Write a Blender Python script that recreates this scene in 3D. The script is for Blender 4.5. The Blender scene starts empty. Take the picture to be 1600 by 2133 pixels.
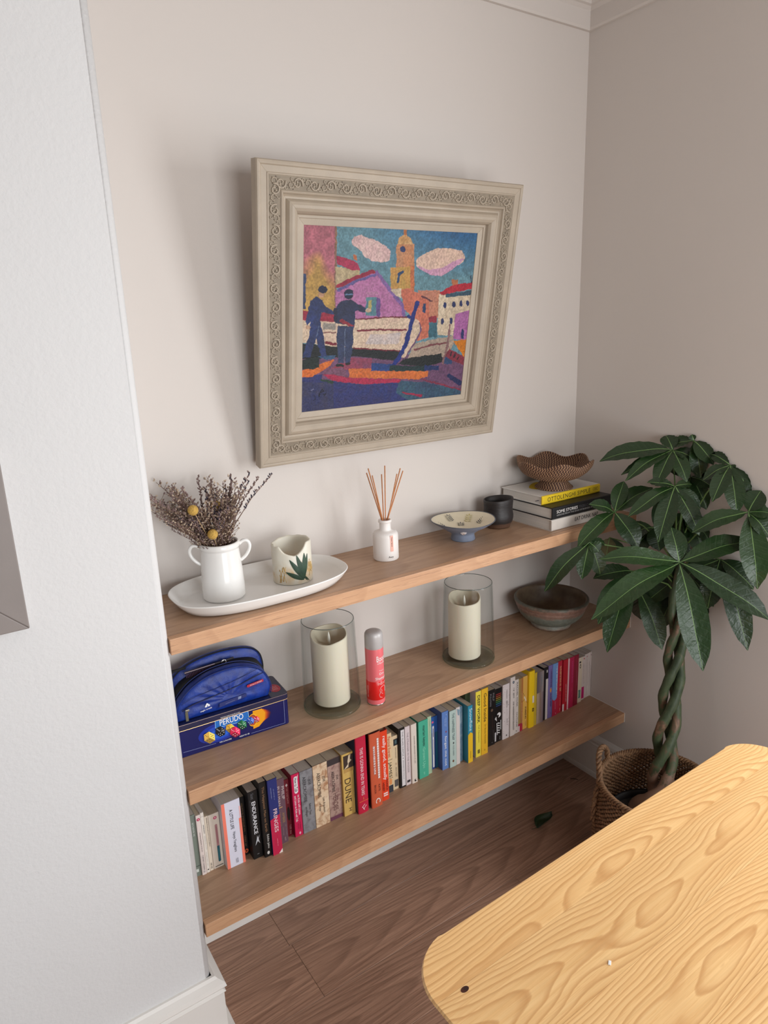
import bpy, bmesh, math, random
import numpy as np
from mathutils import Vector, Matrix, noise as mnoise
sc = bpy.context.scene
COL = sc.collection
PI = math.pi
rnd = random.Random(7)

# ------------------------------------------------------------------ camera, world, lights, exposure
FPX, YAW, PITCH, ROLL = 1429.464, 0.58118, 0.25769, -0.03651
CAM = Vector((-0.3374, -1.6304, 1.6794))
fw = Vector((math.sin(YAW)*math.cos(PITCH), math.cos(YAW)*math.cos(PITCH), -math.sin(PITCH)))
rt0 = Vector((math.cos(YAW), -math.sin(YAW), 0)); up0 = rt0.cross(fw)
rt = rt0*math.cos(ROLL) + up0*math.sin(ROLL); up = -rt0*math.sin(ROLL) + up0*math.cos(ROLL)
cd = bpy.data.cameras.new('camera'); cam = bpy.data.objects.new('camera', cd); COL.objects.link(cam)
cam.matrix_world = Matrix(((rt.x, up.x, -fw.x, CAM.x), (rt.y, up.y, -fw.y, CAM.y), (rt.z, up.z, -fw.z, CAM.z), (0, 0, 0, 1)))
cd.sensor_fit = 'HORIZONTAL'; cd.sensor_width = 36; cd.lens = 36*FPX/1600; cd.clip_start = .02
sc.camera = cam
w = bpy.data.worlds.new('world'); sc.world = w; w.use_nodes = True
w.node_tree.nodes['Background'].inputs[0].default_value = (1.0, 0.93, 0.87, 1)
w.node_tree.nodes['Background'].inputs[1].default_value = 0.115
def area(name, loc, target, sx, sy, power, color):
    l = bpy.data.lights.new(name, 'AREA'); l.shape = 'RECTANGLE'; l.size = sx; l.size_y = sy; l.energy = power; l.color = color
    o = bpy.data.objects.new(name, l); COL.objects.link(o); o.location = loc
    o.rotation_euler = (Vector(target)-Vector(loc)).to_track_quat('-Z', 'Y').to_euler(); return o
area('bay_window_light', (0.30, -3.3, 1.20), (0.6, 0, 0.9), 1.4, 1.7, 53, (0.95, 0.98, 1.0))
area('side_bay_window_light', (1.86, -1.58, 1.30), (0.3, -0.7, 0.8), 0.75, 1.6, 36, (0.95, 0.98, 1.0))
sc.view_settings.view_transform = 'Standard'; sc.view_settings.look = 'None'; sc.view_settings.gamma = 1
sc.view_settings.exposure = 0.16; sc.view_settings.use_curve_mapping = False

# ------------------------------------------------------------------ helpers
def lin(c):
    c = [x/255 for x in c[:3]]
    return tuple((x/12.92 if x <= .04045 else ((x+.055)/1.055)**2.4) for x in c)
def ray(px, py):
    return fw + rt*((px-800)/FPX) + up*((1066.5-py)/FPX)
def at_depth(px, py, d):            # a point of the room at forward distance d
    return CAM + ray(px, py)*d
def at_y(px, py, y):
    v = ray(px, py); return CAM + v*((y-CAM.y)/v.y)
def at_z(px, py, z):
    v = ray(px, py); return CAM + v*((z-CAM.z)/v.z)

class NT:
    def __init__(s, name):
        s.m = bpy.data.materials.new(name); s.m.use_nodes = True; s.t = s.m.node_tree; s.n = s.t.nodes
        s.b = s.n['Principled BSDF']; s.out = s.n['Material Output']
    def add(s, typ, **kw):
        nd = s.n.new(typ)
        for k, v in kw.items():
            if k.startswith('i_'):
                key = k[2:]; key = int(key) if key.isdigit() else key
                nd.inputs[key].default_value = v
            else: setattr(nd, k, v)
        return nd
    def link(s, a, b): s.t.links.new(a, b)
    def math(s, op, a, b=None, c=None):
        nd = s.n.new('ShaderNodeMath'); nd.operation = op
        for i, v in enumerate((a, b, c)):
            if v is None: continue
            if hasattr(v, 'links'): s.link(v, nd.inputs[i])
            else: nd.inputs[i].default_value = v
        return nd.outputs[0]
    def ramp(s, fac, stops):
        r = s.n.new('ShaderNodeValToRGB'); e = r.color_ramp.elements
        while len(e) < len(stops): e.new(.5)
        for el, (p, c) in zip(e, stops): el.position = p; el.color = (*c, 1)
        s.link(fac, r.inputs[0]); return r.outputs[0]
    def mix(s, fac, a, b, mode='MIX'):
        nd = s.n.new('ShaderNodeMix'); nd.data_type = 'RGBA'; nd.blend_type = mode
        for i, v in ((0, fac), (6, a), (7, b)):
            if hasattr(v, 'links'): s.link(v, nd.inputs[i])
            else: nd.inputs[i].default_value = v if i == 0 else (*v[:3], 1)
        return nd.outputs[2]
    def noise(s, vec, scale, detail=3, rough=.5, dist=0):
        nd = s.add('ShaderNodeTexNoise'); nd.inputs['Scale'].default_value = scale; nd.inputs['Detail'].default_value = detail
        nd.inputs['Roughness'].default_value = rough; nd.inputs['Distortion'].default_value = dist
        if vec is not None: s.link(vec, nd.inputs['Vector'])
        return nd.outputs['Fac']
    def mapping(s, vec, scale=(1, 1, 1), loc=(0, 0, 0), rot=(0, 0, 0)):
        nd = s.add('ShaderNodeMapping'); nd.inputs['Scale'].default_value = scale; nd.inputs['Location'].default_value = loc; nd.inputs['Rotation'].default_value = rot
        s.link(vec, nd.inputs['Vector']); return nd.outputs[0]
    def bump(s, h, strength=.2, dist=.001):
        nd = s.add('ShaderNodeBump'); nd.inputs['Strength'].default_value = strength; nd.inputs['Distance'].default_value = dist
        s.link(h, nd.inputs['Height']); s.link(nd.outputs[0], s.b.inputs['Normal'])
    def obj(s): return s.add('ShaderNodeTexCoord').outputs['Object']

_mats = {}
def mat(rgb, rough=.5, name=None, var=.06, nscale=30, bump=0, bscale=200, metal=0, spec=.5, coat=0, linear=False):
    key = (tuple(rgb), rough, name, var, nscale, bump, bscale, metal, spec, coat)
    if key in _mats: return _mats[key]
    t = NT(name or 'paint'); c = rgb if linear else lin(rgb)
    o = t.obj(); f = t.noise(o, nscale, 4)
    a = tuple(x*(1-var) for x in c); b = tuple(min(1, x*(1+var)) for x in c)
    t.link(t.ramp(f, [(.25, a), (.75, b)]), t.b.inputs['Base Color'])
    t.b.inputs['Roughness'].default_value = rough; t.b.inputs['Metallic'].default_value = metal
    t.b.inputs['Specular IOR Level'].default_value = spec; t.b.inputs['Coat Weight'].default_value = coat
    if bump: t.bump(t.noise(o, bscale, 3), bump, .001)
    _mats[key] = t.m; return t.m
def vc_mat(name, rough=.4, bump=0, bscale=300, spec=.5):
    t = NT(name); a = t.add('ShaderNodeAttribute'); a.attribute_name = 'Col'
    o = t.obj(); f = t.noise(o, bscale, 3)
    t.link(t.mix(.12 if bump else .03, a.outputs['Color'], t.ramp(f, [(0.2, (.2, .2, .2)), (.8, (1, 1, 1))]), 'MULTIPLY'), t.b.inputs['Base Color'])
    t.b.inputs['Roughness'].default_value = rough; t.b.inputs['Specular IOR Level'].default_value = spec
    if bump: t.bump(f, bump, .002)
    return t.m

def wood(name, tones, width=.1, freq=14, amp=.5, xs=1.2, rough=.45, pore=.5, axis='x', fine=.5, dark=.6, tilt=2.0, shift=.03, nd=1.2):
    """flat-sawn timber: cathedral growth rings running along the local axis"""
    t = NT(name); o = t.obj()
    inf = t.add('ShaderNodeObjectInfo'); rv = inf.outputs['Random']
    if axis == 'y': o = t.mapping(o, rot=(0, 0, PI/2))
    off = t.add('ShaderNodeCombineXYZ'); t.link(t.math('MULTIPLY', rv, 37.0), off.inputs[0]); t.link(t.math('MULTIPLY', rv, 11.0), off.inputs[1]); t.link(t.math('MULTIPLY', rv, 5.0), off.inputs[2])
    va = t.add('ShaderNodeVectorMath'); va.operation = 'ADD'; t.link(o, va.inputs[0]); t.link(off.outputs[0], va.inputs[1])
    p = va.outputs[0]
    sx = t.add('ShaderNodeSeparateXYZ'); t.link(o, sx.inputs[0])
    yy = t.math('DIVIDE', t.math('ADD', sx.outputs[1], t.math('MULTIPLY', t.math('SUBTRACT', rv, .5), shift)), width)
    n1 = t.noise(t.mapping(p, (xs, 4.0, 4.0)), 1.6, nd, .45, .2)
    n2 = t.noise(t.mapping(p, (xs*4, 18, 18)), 2.0, 3, .6)
    v = t.math('ADD', t.math('MULTIPLY', t.math('MULTIPLY', yy, yy), 1.0), t.math('MULTIPLY', sx.outputs[0], tilt))
    v = t.math('ADD', v, t.math('MULTIPLY', t.math('SUBTRACT', n1, .5), amp*4))
    v = t.math('ADD', v, t.math('MULTIPLY', t.math('SUBTRACT', n2, .5), amp*.14))
    fr = t.math('FRACT', t.math('MULTIPLY', v, freq))
    ring = t.ramp(fr, [(0, (0, 0, 0)), (.55, (.25, .25, .25)), (.86, (1, 1, 1)), (.93, (.8, .8, .8)), (1, (0, 0, 0))])
    fib = t.noise(t.mapping(p, (9, 420, 420)), 1.0, 3, .6)
    fib2 = t.noise(t.mapping(p, (2.2, 150, 150)), 1.0, 4, .65)
    base = t.mix(t.ramp(fib2, [(.28, (0, 0, 0)), (.72, (1, 1, 1))]), tones[0], tones[1])
    c = t.mix(t.math('MULTIPLY', ring, dark), base, tones[2])
    c = t.mix(t.math('MULTIPLY', t.math('GREATER_THAN', fib, .60), pore), c, tones[3])
    c = t.mix(fine*.35, c, t.ramp(fib, [(.25, (.55, .55, .55)), (.7, (1, 1, 1))]), 'MULTIPLY')
    tn = t.math('ADD', .90, t.math('MULTIPLY', rv, .2))
    cc = t.add('ShaderNodeCombineXYZ')
    for i in range(3): t.link(tn, cc.inputs[i])
    c = t.mix(1.0, c, cc.outputs[0], 'MULTIPLY')
    t.link(c, t.b.inputs['Base Color']); t.b.inputs['Roughness'].default_value = rough
    t.bump(fib, .10, .0006)
    return t.m

def mesh_obj(name, verts, faces, m, parent=None, smooth=False, cols=None, uvs=None, fmat=None):
    me = bpy.data.meshes.new(name); me.from_pydata([tuple(v) for v in verts], [], faces)
    for mm in (m if isinstance(m, (list, tuple)) else [m]): me.materials.append(mm)
    if smooth: me.polygons.foreach_set('use_smooth', [True]*len(me.polygons))
    if fmat is not None: me.polygons.foreach_set('material_index', fmat)
    if cols is not None:
        a = me.color_attributes.new('Col', 'FLOAT_COLOR', 'POINT')
        a.data.foreach_set('color', np.hstack([np.asarray(cols, float), np.ones((len(cols), 1))]).ravel())
    if uvs is not None:
        ul = me.uv_layers.new(name='UVMap'); vi = np.empty(len(me.loops), int); me.loops.foreach_get('vertex_index', vi)
        ul.data.foreach_set('uv', np.asarray(uvs, float)[vi].ravel())
    me.update()
    o = bpy.data.objects.new(name, me); COL.objects.link(o)
    if parent is not None: o.parent = parent
    return o
def bm_obj(name, bm, m, parent=None, smooth=False):
    me = bpy.data.meshes.new(name); bm.to_mesh(me); bm.free()
    for mm in (m if isinstance(m, (list, tuple)) else [m]): me.materials.append(mm)
    if smooth: me.polygons.foreach_set('use_smooth', [True]*len(me.polygons))
    o = bpy.data.objects.new(name, me); COL.objects.link(o)
    if parent is not None: o.parent = parent
    return o
def thing(name, label, cat, loc=(0, 0, 0), rz=0, group=None):
    o = bpy.data.objects.new(name, None); COL.objects.link(o); o.empty_display_size = .05
    o.location = loc; o.rotation_euler = (0, 0, rz); return tag(o, label, cat, group)
def tag(o, label, cat, group=None):
    o['label'] = label; o['category'] = cat
    if group: o['group'] = group
    return o
def struct(o): o['kind'] = 'structure'; return o
def bm_box(bm, x0, x1, y0, y1, z0, z1, bevel=0, seg=2):
    r = bmesh.ops.create_cube(bm, size=1)
    for v in r['verts']: v.co = Vector(((x0+x1)/2+v.co.x*(x1-x0), (y0+y1)/2+v.co.y*(y1-y0), (z0+z1)/2+v.co.z*(z1-z0)))
    if bevel:
        es = list({e for v in r['verts'] for e in v.link_edges})
        bmesh.ops.bevel(bm, geom=es, offset=bevel, segments=seg, affect='EDGES', profile=.5)
def box(name, x0, x1, y0, y1, z0, z1, m, parent=None, bevel=0, seg=2):
    bm = bmesh.new(); bm_box(bm, x0, x1, y0, y1, z0, z1, bevel, seg)
    return bm_obj(name, bm, m, parent)
def lathe_data(prof, seg=48, rfun=None, zfun=None, closed_bottom=False):
    V, F = [], []; n = len(prof)
    for j in range(seg):
        a = 2*PI*j/seg
        for i, (r, z) in enumerate(prof):
            rr = rfun(r, z, a, i) if rfun else r; zz = zfun(r, z, a, i) if zfun else z
            V.append((rr*math.cos(a), rr*math.sin(a), zz))
    for j in range(seg):
        k = (j+1) % seg
        for i in range(n-1): F.append((j*n+i, k*n+i, k*n+i+1, j*n+i+1))
    return V, F
def lathe(name, prof, m, parent=None, seg=48, rfun=None, zfun=None, loc=None):
    V, F = lathe_data(prof, seg, rfun, zfun); o = mesh_obj(name, V, F, m, parent, True)
    if loc: o.location = loc
    return o
def tube_data(pts, rad, seg=8, cap=True, flat=None):
    pts = [Vector(p) for p in pts]; n = len(pts); V, F = [], []
    t0 = (pts[1]-pts[0]).normalized(); nrm = t0.orthogonal().normalized()
    for i, p in enumerate(pts):
        t = (pts[min(i+1, n-1)]-pts[max(i-1, 0)]).normalized()
        nrm = (nrm - t*nrm.dot(t))
        nrm = nrm.normalized() if nrm.length > 1e-6 else t.orthogonal().normalized()
        b = t.cross(nrm); r = rad[i] if isinstance(rad, (list, tuple)) else rad
        for k in range(seg):
            a = 2*PI*k/seg; V.append(p + (nrm*math.cos(a) + b*math.sin(a))*r)
    for i in range(n-1):
        for k in range(seg):
            l = (k+1) % seg; F.append((i*seg+k, i*seg+l, (i+1)*seg+l, (i+1)*seg+k))
    if cap: F.append(tuple(range(seg))[::-1]); F.append(tuple((n-1)*seg+k for k in range(seg)))
    return V, F
def tube(name, pts, rad, m, parent=None, seg=8):
    V, F = tube_data(pts, rad, seg); return mesh_obj(name, V, F, m, parent, True)
def join_data(parts):
    V, F = [], []
    for v, f in parts:
        b = len(V); V += [tuple(x) for x in v]; F += [tuple(i+b for i in q) for q in f]
    return V, F
def prism(name, poly, d0, d1, m, parent=None, plane='xz'):
    """extrude a 2-D outline between d0 and d1 on the third axis"""
    n = len(poly); mk = {'xz': lambda a, b, d: (a, d, b), 'xy': lambda a, b, d: (a, b, d), 'yz': lambda a, b, d: (d, a, b)}[plane]
    V = [mk(a, b, d0) for a, b in poly]+[mk(a, b, d1) for a, b in poly]
    F = [tuple(range(n))[::-1], tuple(range(n, 2*n))]+[(i, (i+1) % n, (i+1) % n+n, i+n) for i in range(n)]
    o = mesh_obj(name, V, F, m, parent)
    bm = bmesh.new(); bm.from_mesh(o.data); bmesh.ops.recalc_face_normals(bm, faces=bm.faces); bm.to_mesh(o.data); bm.free()
    return o
_txt = {}
def text_mesh(s, bold=0, space=1.0):
    k = (s, bold, space)
    if k in _txt: return _txt[k]
    cu = bpy.data.curves.new('lettering', 'FONT'); cu.body = s; cu.size = 1; cu.offset = 0 if 'M' in s else bold*.45; cu.space_character = space
    cu.align_x = 'CENTER'; cu.align_y = 'CENTER'; cu.extrude = 0.0; cu.resolution_u = 3
    o = bpy.data.objects.new('lettering', cu); COL.objects.link(o)
    dg = bpy.context.evaluated_depsgraph_get(); me = bpy.data.meshes.new_from_object(o.evaluated_get(dg))
    bpy.data.objects.remove(o); bpy.data.curves.remove(cu)
    co = np.empty(len(me.vertices)*3); me.vertices.foreach_get('co', co); co = co.reshape(-1, 3)
    if len(co):
        mn, mx = co.min(0), co.max(0); co -= (mn+mx)/2; me.vertices.foreach_set('co', co.ravel()); ext = mx-mn
    else: ext = np.ones(3)
    me.update(); _txt[k] = (me, float(ext[0]), float(ext[1])); return _txt[k]
def text(name, s, length, height, M, m, parent, bold=0, space=1.0):
    """lettering fitted into length x height; M places it (X reading direction, Y letter-up, Z out)"""
    me, lx, ly = text_mesh(s, bold, space); me = me.copy(); me.materials.clear(); me.materials.append(m)
    o = bpy.data.objects.new(name, me); COL.objects.link(o); o.parent = parent
    o.matrix_local = M @ Matrix.Diagonal((length/lx, (height or length/lx*ly)/ly, 1, 1)); return o
def frame_m(org, X, Y):
    X = Vector(X).normalized(); Y = Vector(Y).normalized(); Z = X.cross(Y)
    return Matrix(((X.x, Y.x, Z.x, org[0]), (X.y, Y.y, Z.y, org[1]), (X.z, Y.z, Z.z, org[2]), (0, 0, 0, 1)))
class Print:
    """flat print: coloured polygons layered a hair apart, one mesh"""
    def __init__(s, step=.00004): s.V = []; s.F = []; s.C = []; s.k = 0; s.step = step
    def poly(s, pts, rgb):
        s.k += 1; b = len(s.V); s.V += [(x, y, s.k*s.step) for x, y in pts]
        s.F.append(tuple(range(b, b+len(pts)))); s.C += [lin(rgb)]*len(pts)
    def rect(s, x0, x1, y0, y1, rgb): s.poly([(x0, y0), (x1, y0), (x1, y1), (x0, y1)], rgb)
    def grad(s, x0, x1, y0, y1, c0, c1, n=6):
        for i in range(n):
            f = (i+.5)/n; s.rect(x0, x1, y0+(y1-y0)*i/n, y0+(y1-y0)*(i+1)/n, tuple(a+(b-a)*f for a, b in zip(c0, c1)))
    def ell(s, cx, cy, rx, ry, rgb, n=20, a0=0): s.poly([(cx+rx*math.cos(a0+2*PI*i/n), cy+ry*math.sin(a0+2*PI*i/n)) for i in range(n)], rgb)
    def line(s, x0, y0, x1, y1, wd, rgb):
        d = Vector((x1-x0, y1-y0)); n = Vector((-d.y, d.x)).normalized()*wd/2
        s.poly([(x0+n.x, y0+n.y), (x0-n.x, y0-n.y), (x1-n.x, y1-n.y), (x1+n.x, y1+n.y)], rgb)
    def build(s, name, m, parent, M=None, fn=None):
        V = [fn(*v) for v in s.V] if fn else s.V
        me = bpy.data.meshes.new(name); me.from_pydata(V, [], s.F); me.materials.append(m)
        a = me.color_attributes.new('Col', 'FLOAT_COLOR', 'POINT'); a.data.foreach_set('color', np.hstack([np.array(s.C), np.ones((len(s.C), 1))]).ravel())
        bm = bmesh.new(); bm.from_mesh(me); bmesh.ops.triangulate(bm, faces=[f for f in bm.faces if len(f.verts) > 4]); bm.to_mesh(me); bm.free()
        o = bpy.data.objects.new(name, me); COL.objects.link(o); o.parent = parent
        if M is not None: o.matrix_local = M
        return o
M_PRINT = vc_mat('printed_ink', .45); M_GLOSSPRINT = vc_mat('glossy_print', .25)

# ------------------------------------------------------------------ the room
W = 1.5493; Z1, Z2, Z3 = 1.0704, 0.7017, 0.3355; TH = .036; SD = .2718; FL = .010; CEIL = 2.68; BD = .272; BX = .006
def wall_mat(name, rgb, stipple, bs):
    t = NT(name); o = t.obj(); f = t.noise(o, 3, 3); c = lin(rgb)
    t.link(t.ramp(f, [(.3, tuple(x*.985 for x in c)), (.7, c)]), t.b.inputs['Base Color']); t.b.inputs['Roughness'].default_value = .62
    t.b.inputs['Specular IOR Level'].default_value = .25
    h = t.math('ADD', t.noise(o, bs, 3, .6), t.math('MULTIPLY', t.noise(o, bs*.25, 2), .8)); t.bump(h, stipple, .0016); return t.m
M_WALL = wall_mat('white_emulsion', (209, 201, 195), .10, 160); M_BREAST = wall_mat('white_stippled_emulsion', (215, 214, 214), .42, 130)  # M_WALL carries a slight warm bounce-light tint in its colour
M_GLOSS = mat((226, 222, 217), .35, 'white_gloss_paint', .02, 8)
struct(box('wall_back', -.3, W+.12, 0, .12, -.05, CEIL+.05, M_WALL))
struct(box('wall_right', W, W+.12, -1.10, 0, -.05, CEIL+.05, M_WALL))
struct(box('ceiling', -1.6, W+.9, -4.2, .12, CEIL, CEIL+.1, M_WALL))
def breast():
    r = .016; pts = [(-1.6, -BD), (BX-r, -BD)]
    pts += [(BX-r+r*math.sin(a), -BD+r-r*math.cos(a)) for a in np.linspace(0, PI/2, 9)]
    pts += [(BX, .0), (-1.6, .0)]
    o = prism('wall_left', pts, -.02, CEIL+.02, M_BREAST, plane='xy')
    for p in o.data.polygons:
        if len(p.vertices) == 4 and p.area < .05: p.use_smooth = True
    return struct(o)
breast()
# floor: walnut laminate planks, each a plank of its own, laid along the alcove
WALNUT = wood('walnut_plank', [lin((190, 150, 126)), lin((140, 105, 86)), lin((100, 72, 57)), lin((88, 63, 50))], .09, 5, .34, .42, .42, .45, fine=1.0, dark=.42, tilt=1.1)
FLOOR = struct(box('floor', -1.6, W+.9, -4.2, 0, -.05, FL-.008, mat((70, 55, 45), .8, 'subfloor')))
pw = .192; y = -.150+pw; row = 0
ends = {0: [-.6, .262, 1.5], 1: [-.9, .268, 1.45]}
for row in range(-1, 14):
    y1 = -.150-pw*row; y0 = y1-pw
    if y1 > -.004: y1 = -.004
    xs = {-1: [.262], 0: [.268], 1: [-.35, .95]}.get(row, [((row*0.53) % 1.25)-.9, ((row*0.53) % 1.25)+.33])
    xs = [-1.59]+[x for x in xs if -1.5 < x < 2.3]+[2.4]
    for a, b in zip(xs[:-1], xs[1:]):
        o = box('plank', a-(a+b)/2+.0004, b-(a+b)/2-.0004, -(y1-y0)/2+.0004, (y1-y0)/2-.0004, -.008, 0, WALNUT, FLOOR, .0006, 1)
        o.location = ((a+b)/2, (y0+y1)/2, FL)
# skirtings
def skirt(name, path, closed_prof, m):
    """path: list of (x, y, outward normal (nx, ny)); profile (offset, z)"""
    V, F = [], []; n = len(closed_prof)
    for x, yv, nx, ny in path:
        for d, z in closed_prof: V.append((x+nx*d, yv+ny*d, z))
    for i in range(len(path)-1):
        for k in range(n-1): F.append((i*n+k, i*n+k+1, (i+1)*n+k+1, (i+1)*n+k))
    F.append(tuple(range(n))); F.append(tuple((len(path)-1)*n+k for k in range(n))[::-1])
    o = mesh_obj(name, V, F, m)
    bm = bmesh.new(); bm.from_mesh(o.data); bmesh.ops.recalc_face_normals(bm, faces=bm.faces); bm.to_mesh(o.data); bm.free()
    return struct(o)
def sk_prof(t, h):
    return [(0, h), (t*.25, h), (t*.45, h-.006), (t*.95, h-.014), (t*1.05, h-.024), (t*.85, h-.031), (t*.7, h-.036), (t*.95, h-.041), (t*.8, h-.046), (t*.8, FL+.03), (t*.8, FL+.022)]
def bead(t, b): return [(t*.8+b*.45, FL+.020), (t*.8+b*.85, FL+.012), (t*.8+b, FL), (0, FL)]
pb = sk_prof(.010, .188)+bead(.010, .003)
skirt('baseboard_back', [(.0, 0, 0, -1), (W, 0, 0, -1)], sk_prof(.010, .188)+[(.008, FL), (0, FL)], M_GLOSS)
skirt('baseboard_right', [(W, 0, -1, 0), (W, -1.1, -1, 0)], pb, M_GLOSS)
pl = sk_prof(.026, .188)+bead(.026, .022); q = math.sqrt(2)
skirt('baseboard_left', [(BX, -.012, 1, 0), (BX, -BD, 1, -1), (-1.6, -BD, 0, -1)], pl, M_GLOSS)
cv = [(0, 2.540), (.010, 2.540), (.013, 2.546), (.013, 2.590), (.022, 2.598), (.030, 2.600), (.045, 2.625), (.075, 2.655), (.105, 2.667), (.112, CEIL), (0, CEIL)]
skirt('trim_1', [(BX, 0, 0, -1), (W, 0, -1, -1), (W, -1.1, -1, 0)], cv, M_WALL)
# ------------------------------------------------------------------ shelves
OAKTOP = wood('shelf_oak_veneer', [lin((192, 157, 128)), lin((174, 139, 112)), lin((144, 111, 86)), lin((122, 93, 72))], .28, 9, .20, .22, .42, .35, fine=1.0, dark=.40, tilt=.5)
OAKEDGE = wood('shelf_oak_lipping', [lin((214, 169, 132)), lin((199, 152, 115)), lin((172, 125, 91)), lin((146, 106, 80))], .05, 3, .4, 2.0, .45, .55, fine=.9, dark=.3)
def shelf(z, label):
    t = thing('floating_shelf', label, 'shelf', ((BX+W)/2, -SD/2, z-TH), group='oak alcove shelves')
    hx = (W-BX)/2-.0006
    box('shelf_board', -hx, hx, -SD/2+.020, SD/2-.0005, 0, TH, OAKTOP, t)
    box('edge_lipping', -hx, hx, -SD/2, -SD/2+.0198, 0, TH, OAKEDGE, t, .0012, 2)
    k = mesh_obj('caulk_line', *join_data([tube_data([(hx-.0005, SD/2-.002, TH+.0004), (hx-.0005, -SD/2, TH+.0004), (hx-.0005, -SD/2, 0)], .0011, 6)]), M_GLOSS, t)
    return t
shelf(Z1, 'top oak alcove shelf holding the white platter and stacked cookbooks')
shelf(Z2, 'middle oak alcove shelf holding glass candle hurricanes and the blue game tin')
shelf(Z3, 'lowest oak alcove shelf carrying the long row of paperbacks')
# ------------------------------------------------------------------ oak table in the foreground
ASH = wood('honey_oak_board', [lin((253, 212, 152)), lin((236, 188, 126)), lin((196, 136, 78)), lin((210, 156, 98))], .062, 5.5, .62, 1.5, .28, .35, fine=.7, dark=.62, tilt=1.3, shift=.10, nd=2.4)
def table():
    ang = math.radians(1.1)
    tw, td, th = .985, .86, .026
    t = thing('dining_table', 'honey coloured oak table with rounded corners in the right foreground', 'table', (.120, -.930, 0), ang)
    R = .085; zt = .75
    outline_x0 = lambda yy: (R-math.sqrt(max(0, R*R-(R-yy)**2))) if yy < R else 0
    ws = [.088, .125, .118, .13, .12, .139, .14]; yy = 0
    for i, wd in enumerate(ws):
        a, b = yy, min(td, yy+wd-.0003); yy += wd
        ys = sorted(set([a, b]+[x for x in (list(R-R*np.cos(np.linspace(0, PI/2, 12)))+list(td-R+R*np.sin(np.linspace(0, PI/2, 12)))) if a < x < b]))
        f = lambda v: outline_x0(v) if v < td/2 else outline_x0(td-v)
        poly = [(f(v), v) for v in ys]+[(tw-f(v), v) for v in reversed(ys)]
        cy = (a+b)/2
        poly = [(x-tw/2, -(v-cy)) for x, v in poly]
        # drop degenerate duplicates
        pp = [poly[0]]
        for q_ in poly[1:]:
            if abs(q_[0]-pp[-1][0])+abs(q_[1]-pp[-1][1]) > 1e-5: pp.append(q_)
        def under(x, v):
            gx = x-math.copysign(.016, x) if abs(abs(x)-tw/2) < R+.001 else x
            return gx, (v-.016 if i == 0 and v > (b-a)/2-R*.7 and v > (b-a)/2-.03 else v)
        bm = bmesh.new()
        lo = [bm.verts.new((*under(x, v), -th)) for x, v in pp]; hi = [bm.verts.new((x, v, -.003)) for x, v in pp]
        # eased arris: top ring inset on the outer edges only
        def ins(x, v):
            gx, gv = x, v
            if abs(abs(x)-tw/2) < R+.001: gx = x-math.copysign(.003, x)
            if i == 0 and v > (b-a)/2-.0005: gv = v-.003
            return gx, gv
        tp = [bm.verts.new((*ins(x, v), 0)) for x, v in pp]; n = len(pp)
        bm.faces.new(tp); bm.faces.new(lo[::-1])
        for k in range(n):
            l = (k+1) % n; bm.faces.new((lo[k], lo[l], hi[l], hi[k])); bm.faces.new((hi[k], hi[l], tp[l], tp[k]))
        bmesh.ops.recalc_face_normals(bm, faces=bm.faces)
        o = bm_obj('board', bm, ASH, t); o.location = (tw/2, -cy, zt)
    LEG = mat((176, 124, 72), .4, 'table_leg_oak', .08, 20)
    box('apron', .12, tw-.12, -.13, -.11, zt-.10, zt-th, LEG, t); box('apron', .12, tw-.12, -td+.11, -td+.13, zt-.10, zt-th, LEG, t)
    box('apron', .11, .13, -td+.13, -.13, zt-.10, zt-th, LEG, t); box('apron', tw-.13, tw-.11, -td+.13, -.13, zt-.10, zt-th, LEG, t)
    for x in (.12, tw-.12):
        for v in (-.12, -td+.12):
            V, F = lathe_data([(0, FL), (.014, FL), (.016, .2), (.026, zt-.10), (.028, zt-th), (0, zt-th)], 16)
            mesh_obj('leg', [(a+x, b+v, c) for a, b, c in V], F, LEG, t, True)
    kn = Print(); kn.ell(0, 0, .007, .0045, (70, 30, 20), 14); kn.ell(.002, 0, .004, .003, (45, 20, 14), 10)
    kn.build('knot', M_PRINT, t, Matrix.Translation((.05, -.094, zt+.0002)))
    return t
table()
sp = at_z(1270, 2006, .7502)
o = box('paper_crumb', -.004, .004, -.002, .002, 0, .0012, mat((240, 240, 238), .7, 'white_paper'), None, .0004, 1); o.location = sp; o.rotation_euler = (0, 0, .6)
tag(o, 'tiny white paper crumb lying on the oak table top', 'crumb')

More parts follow.
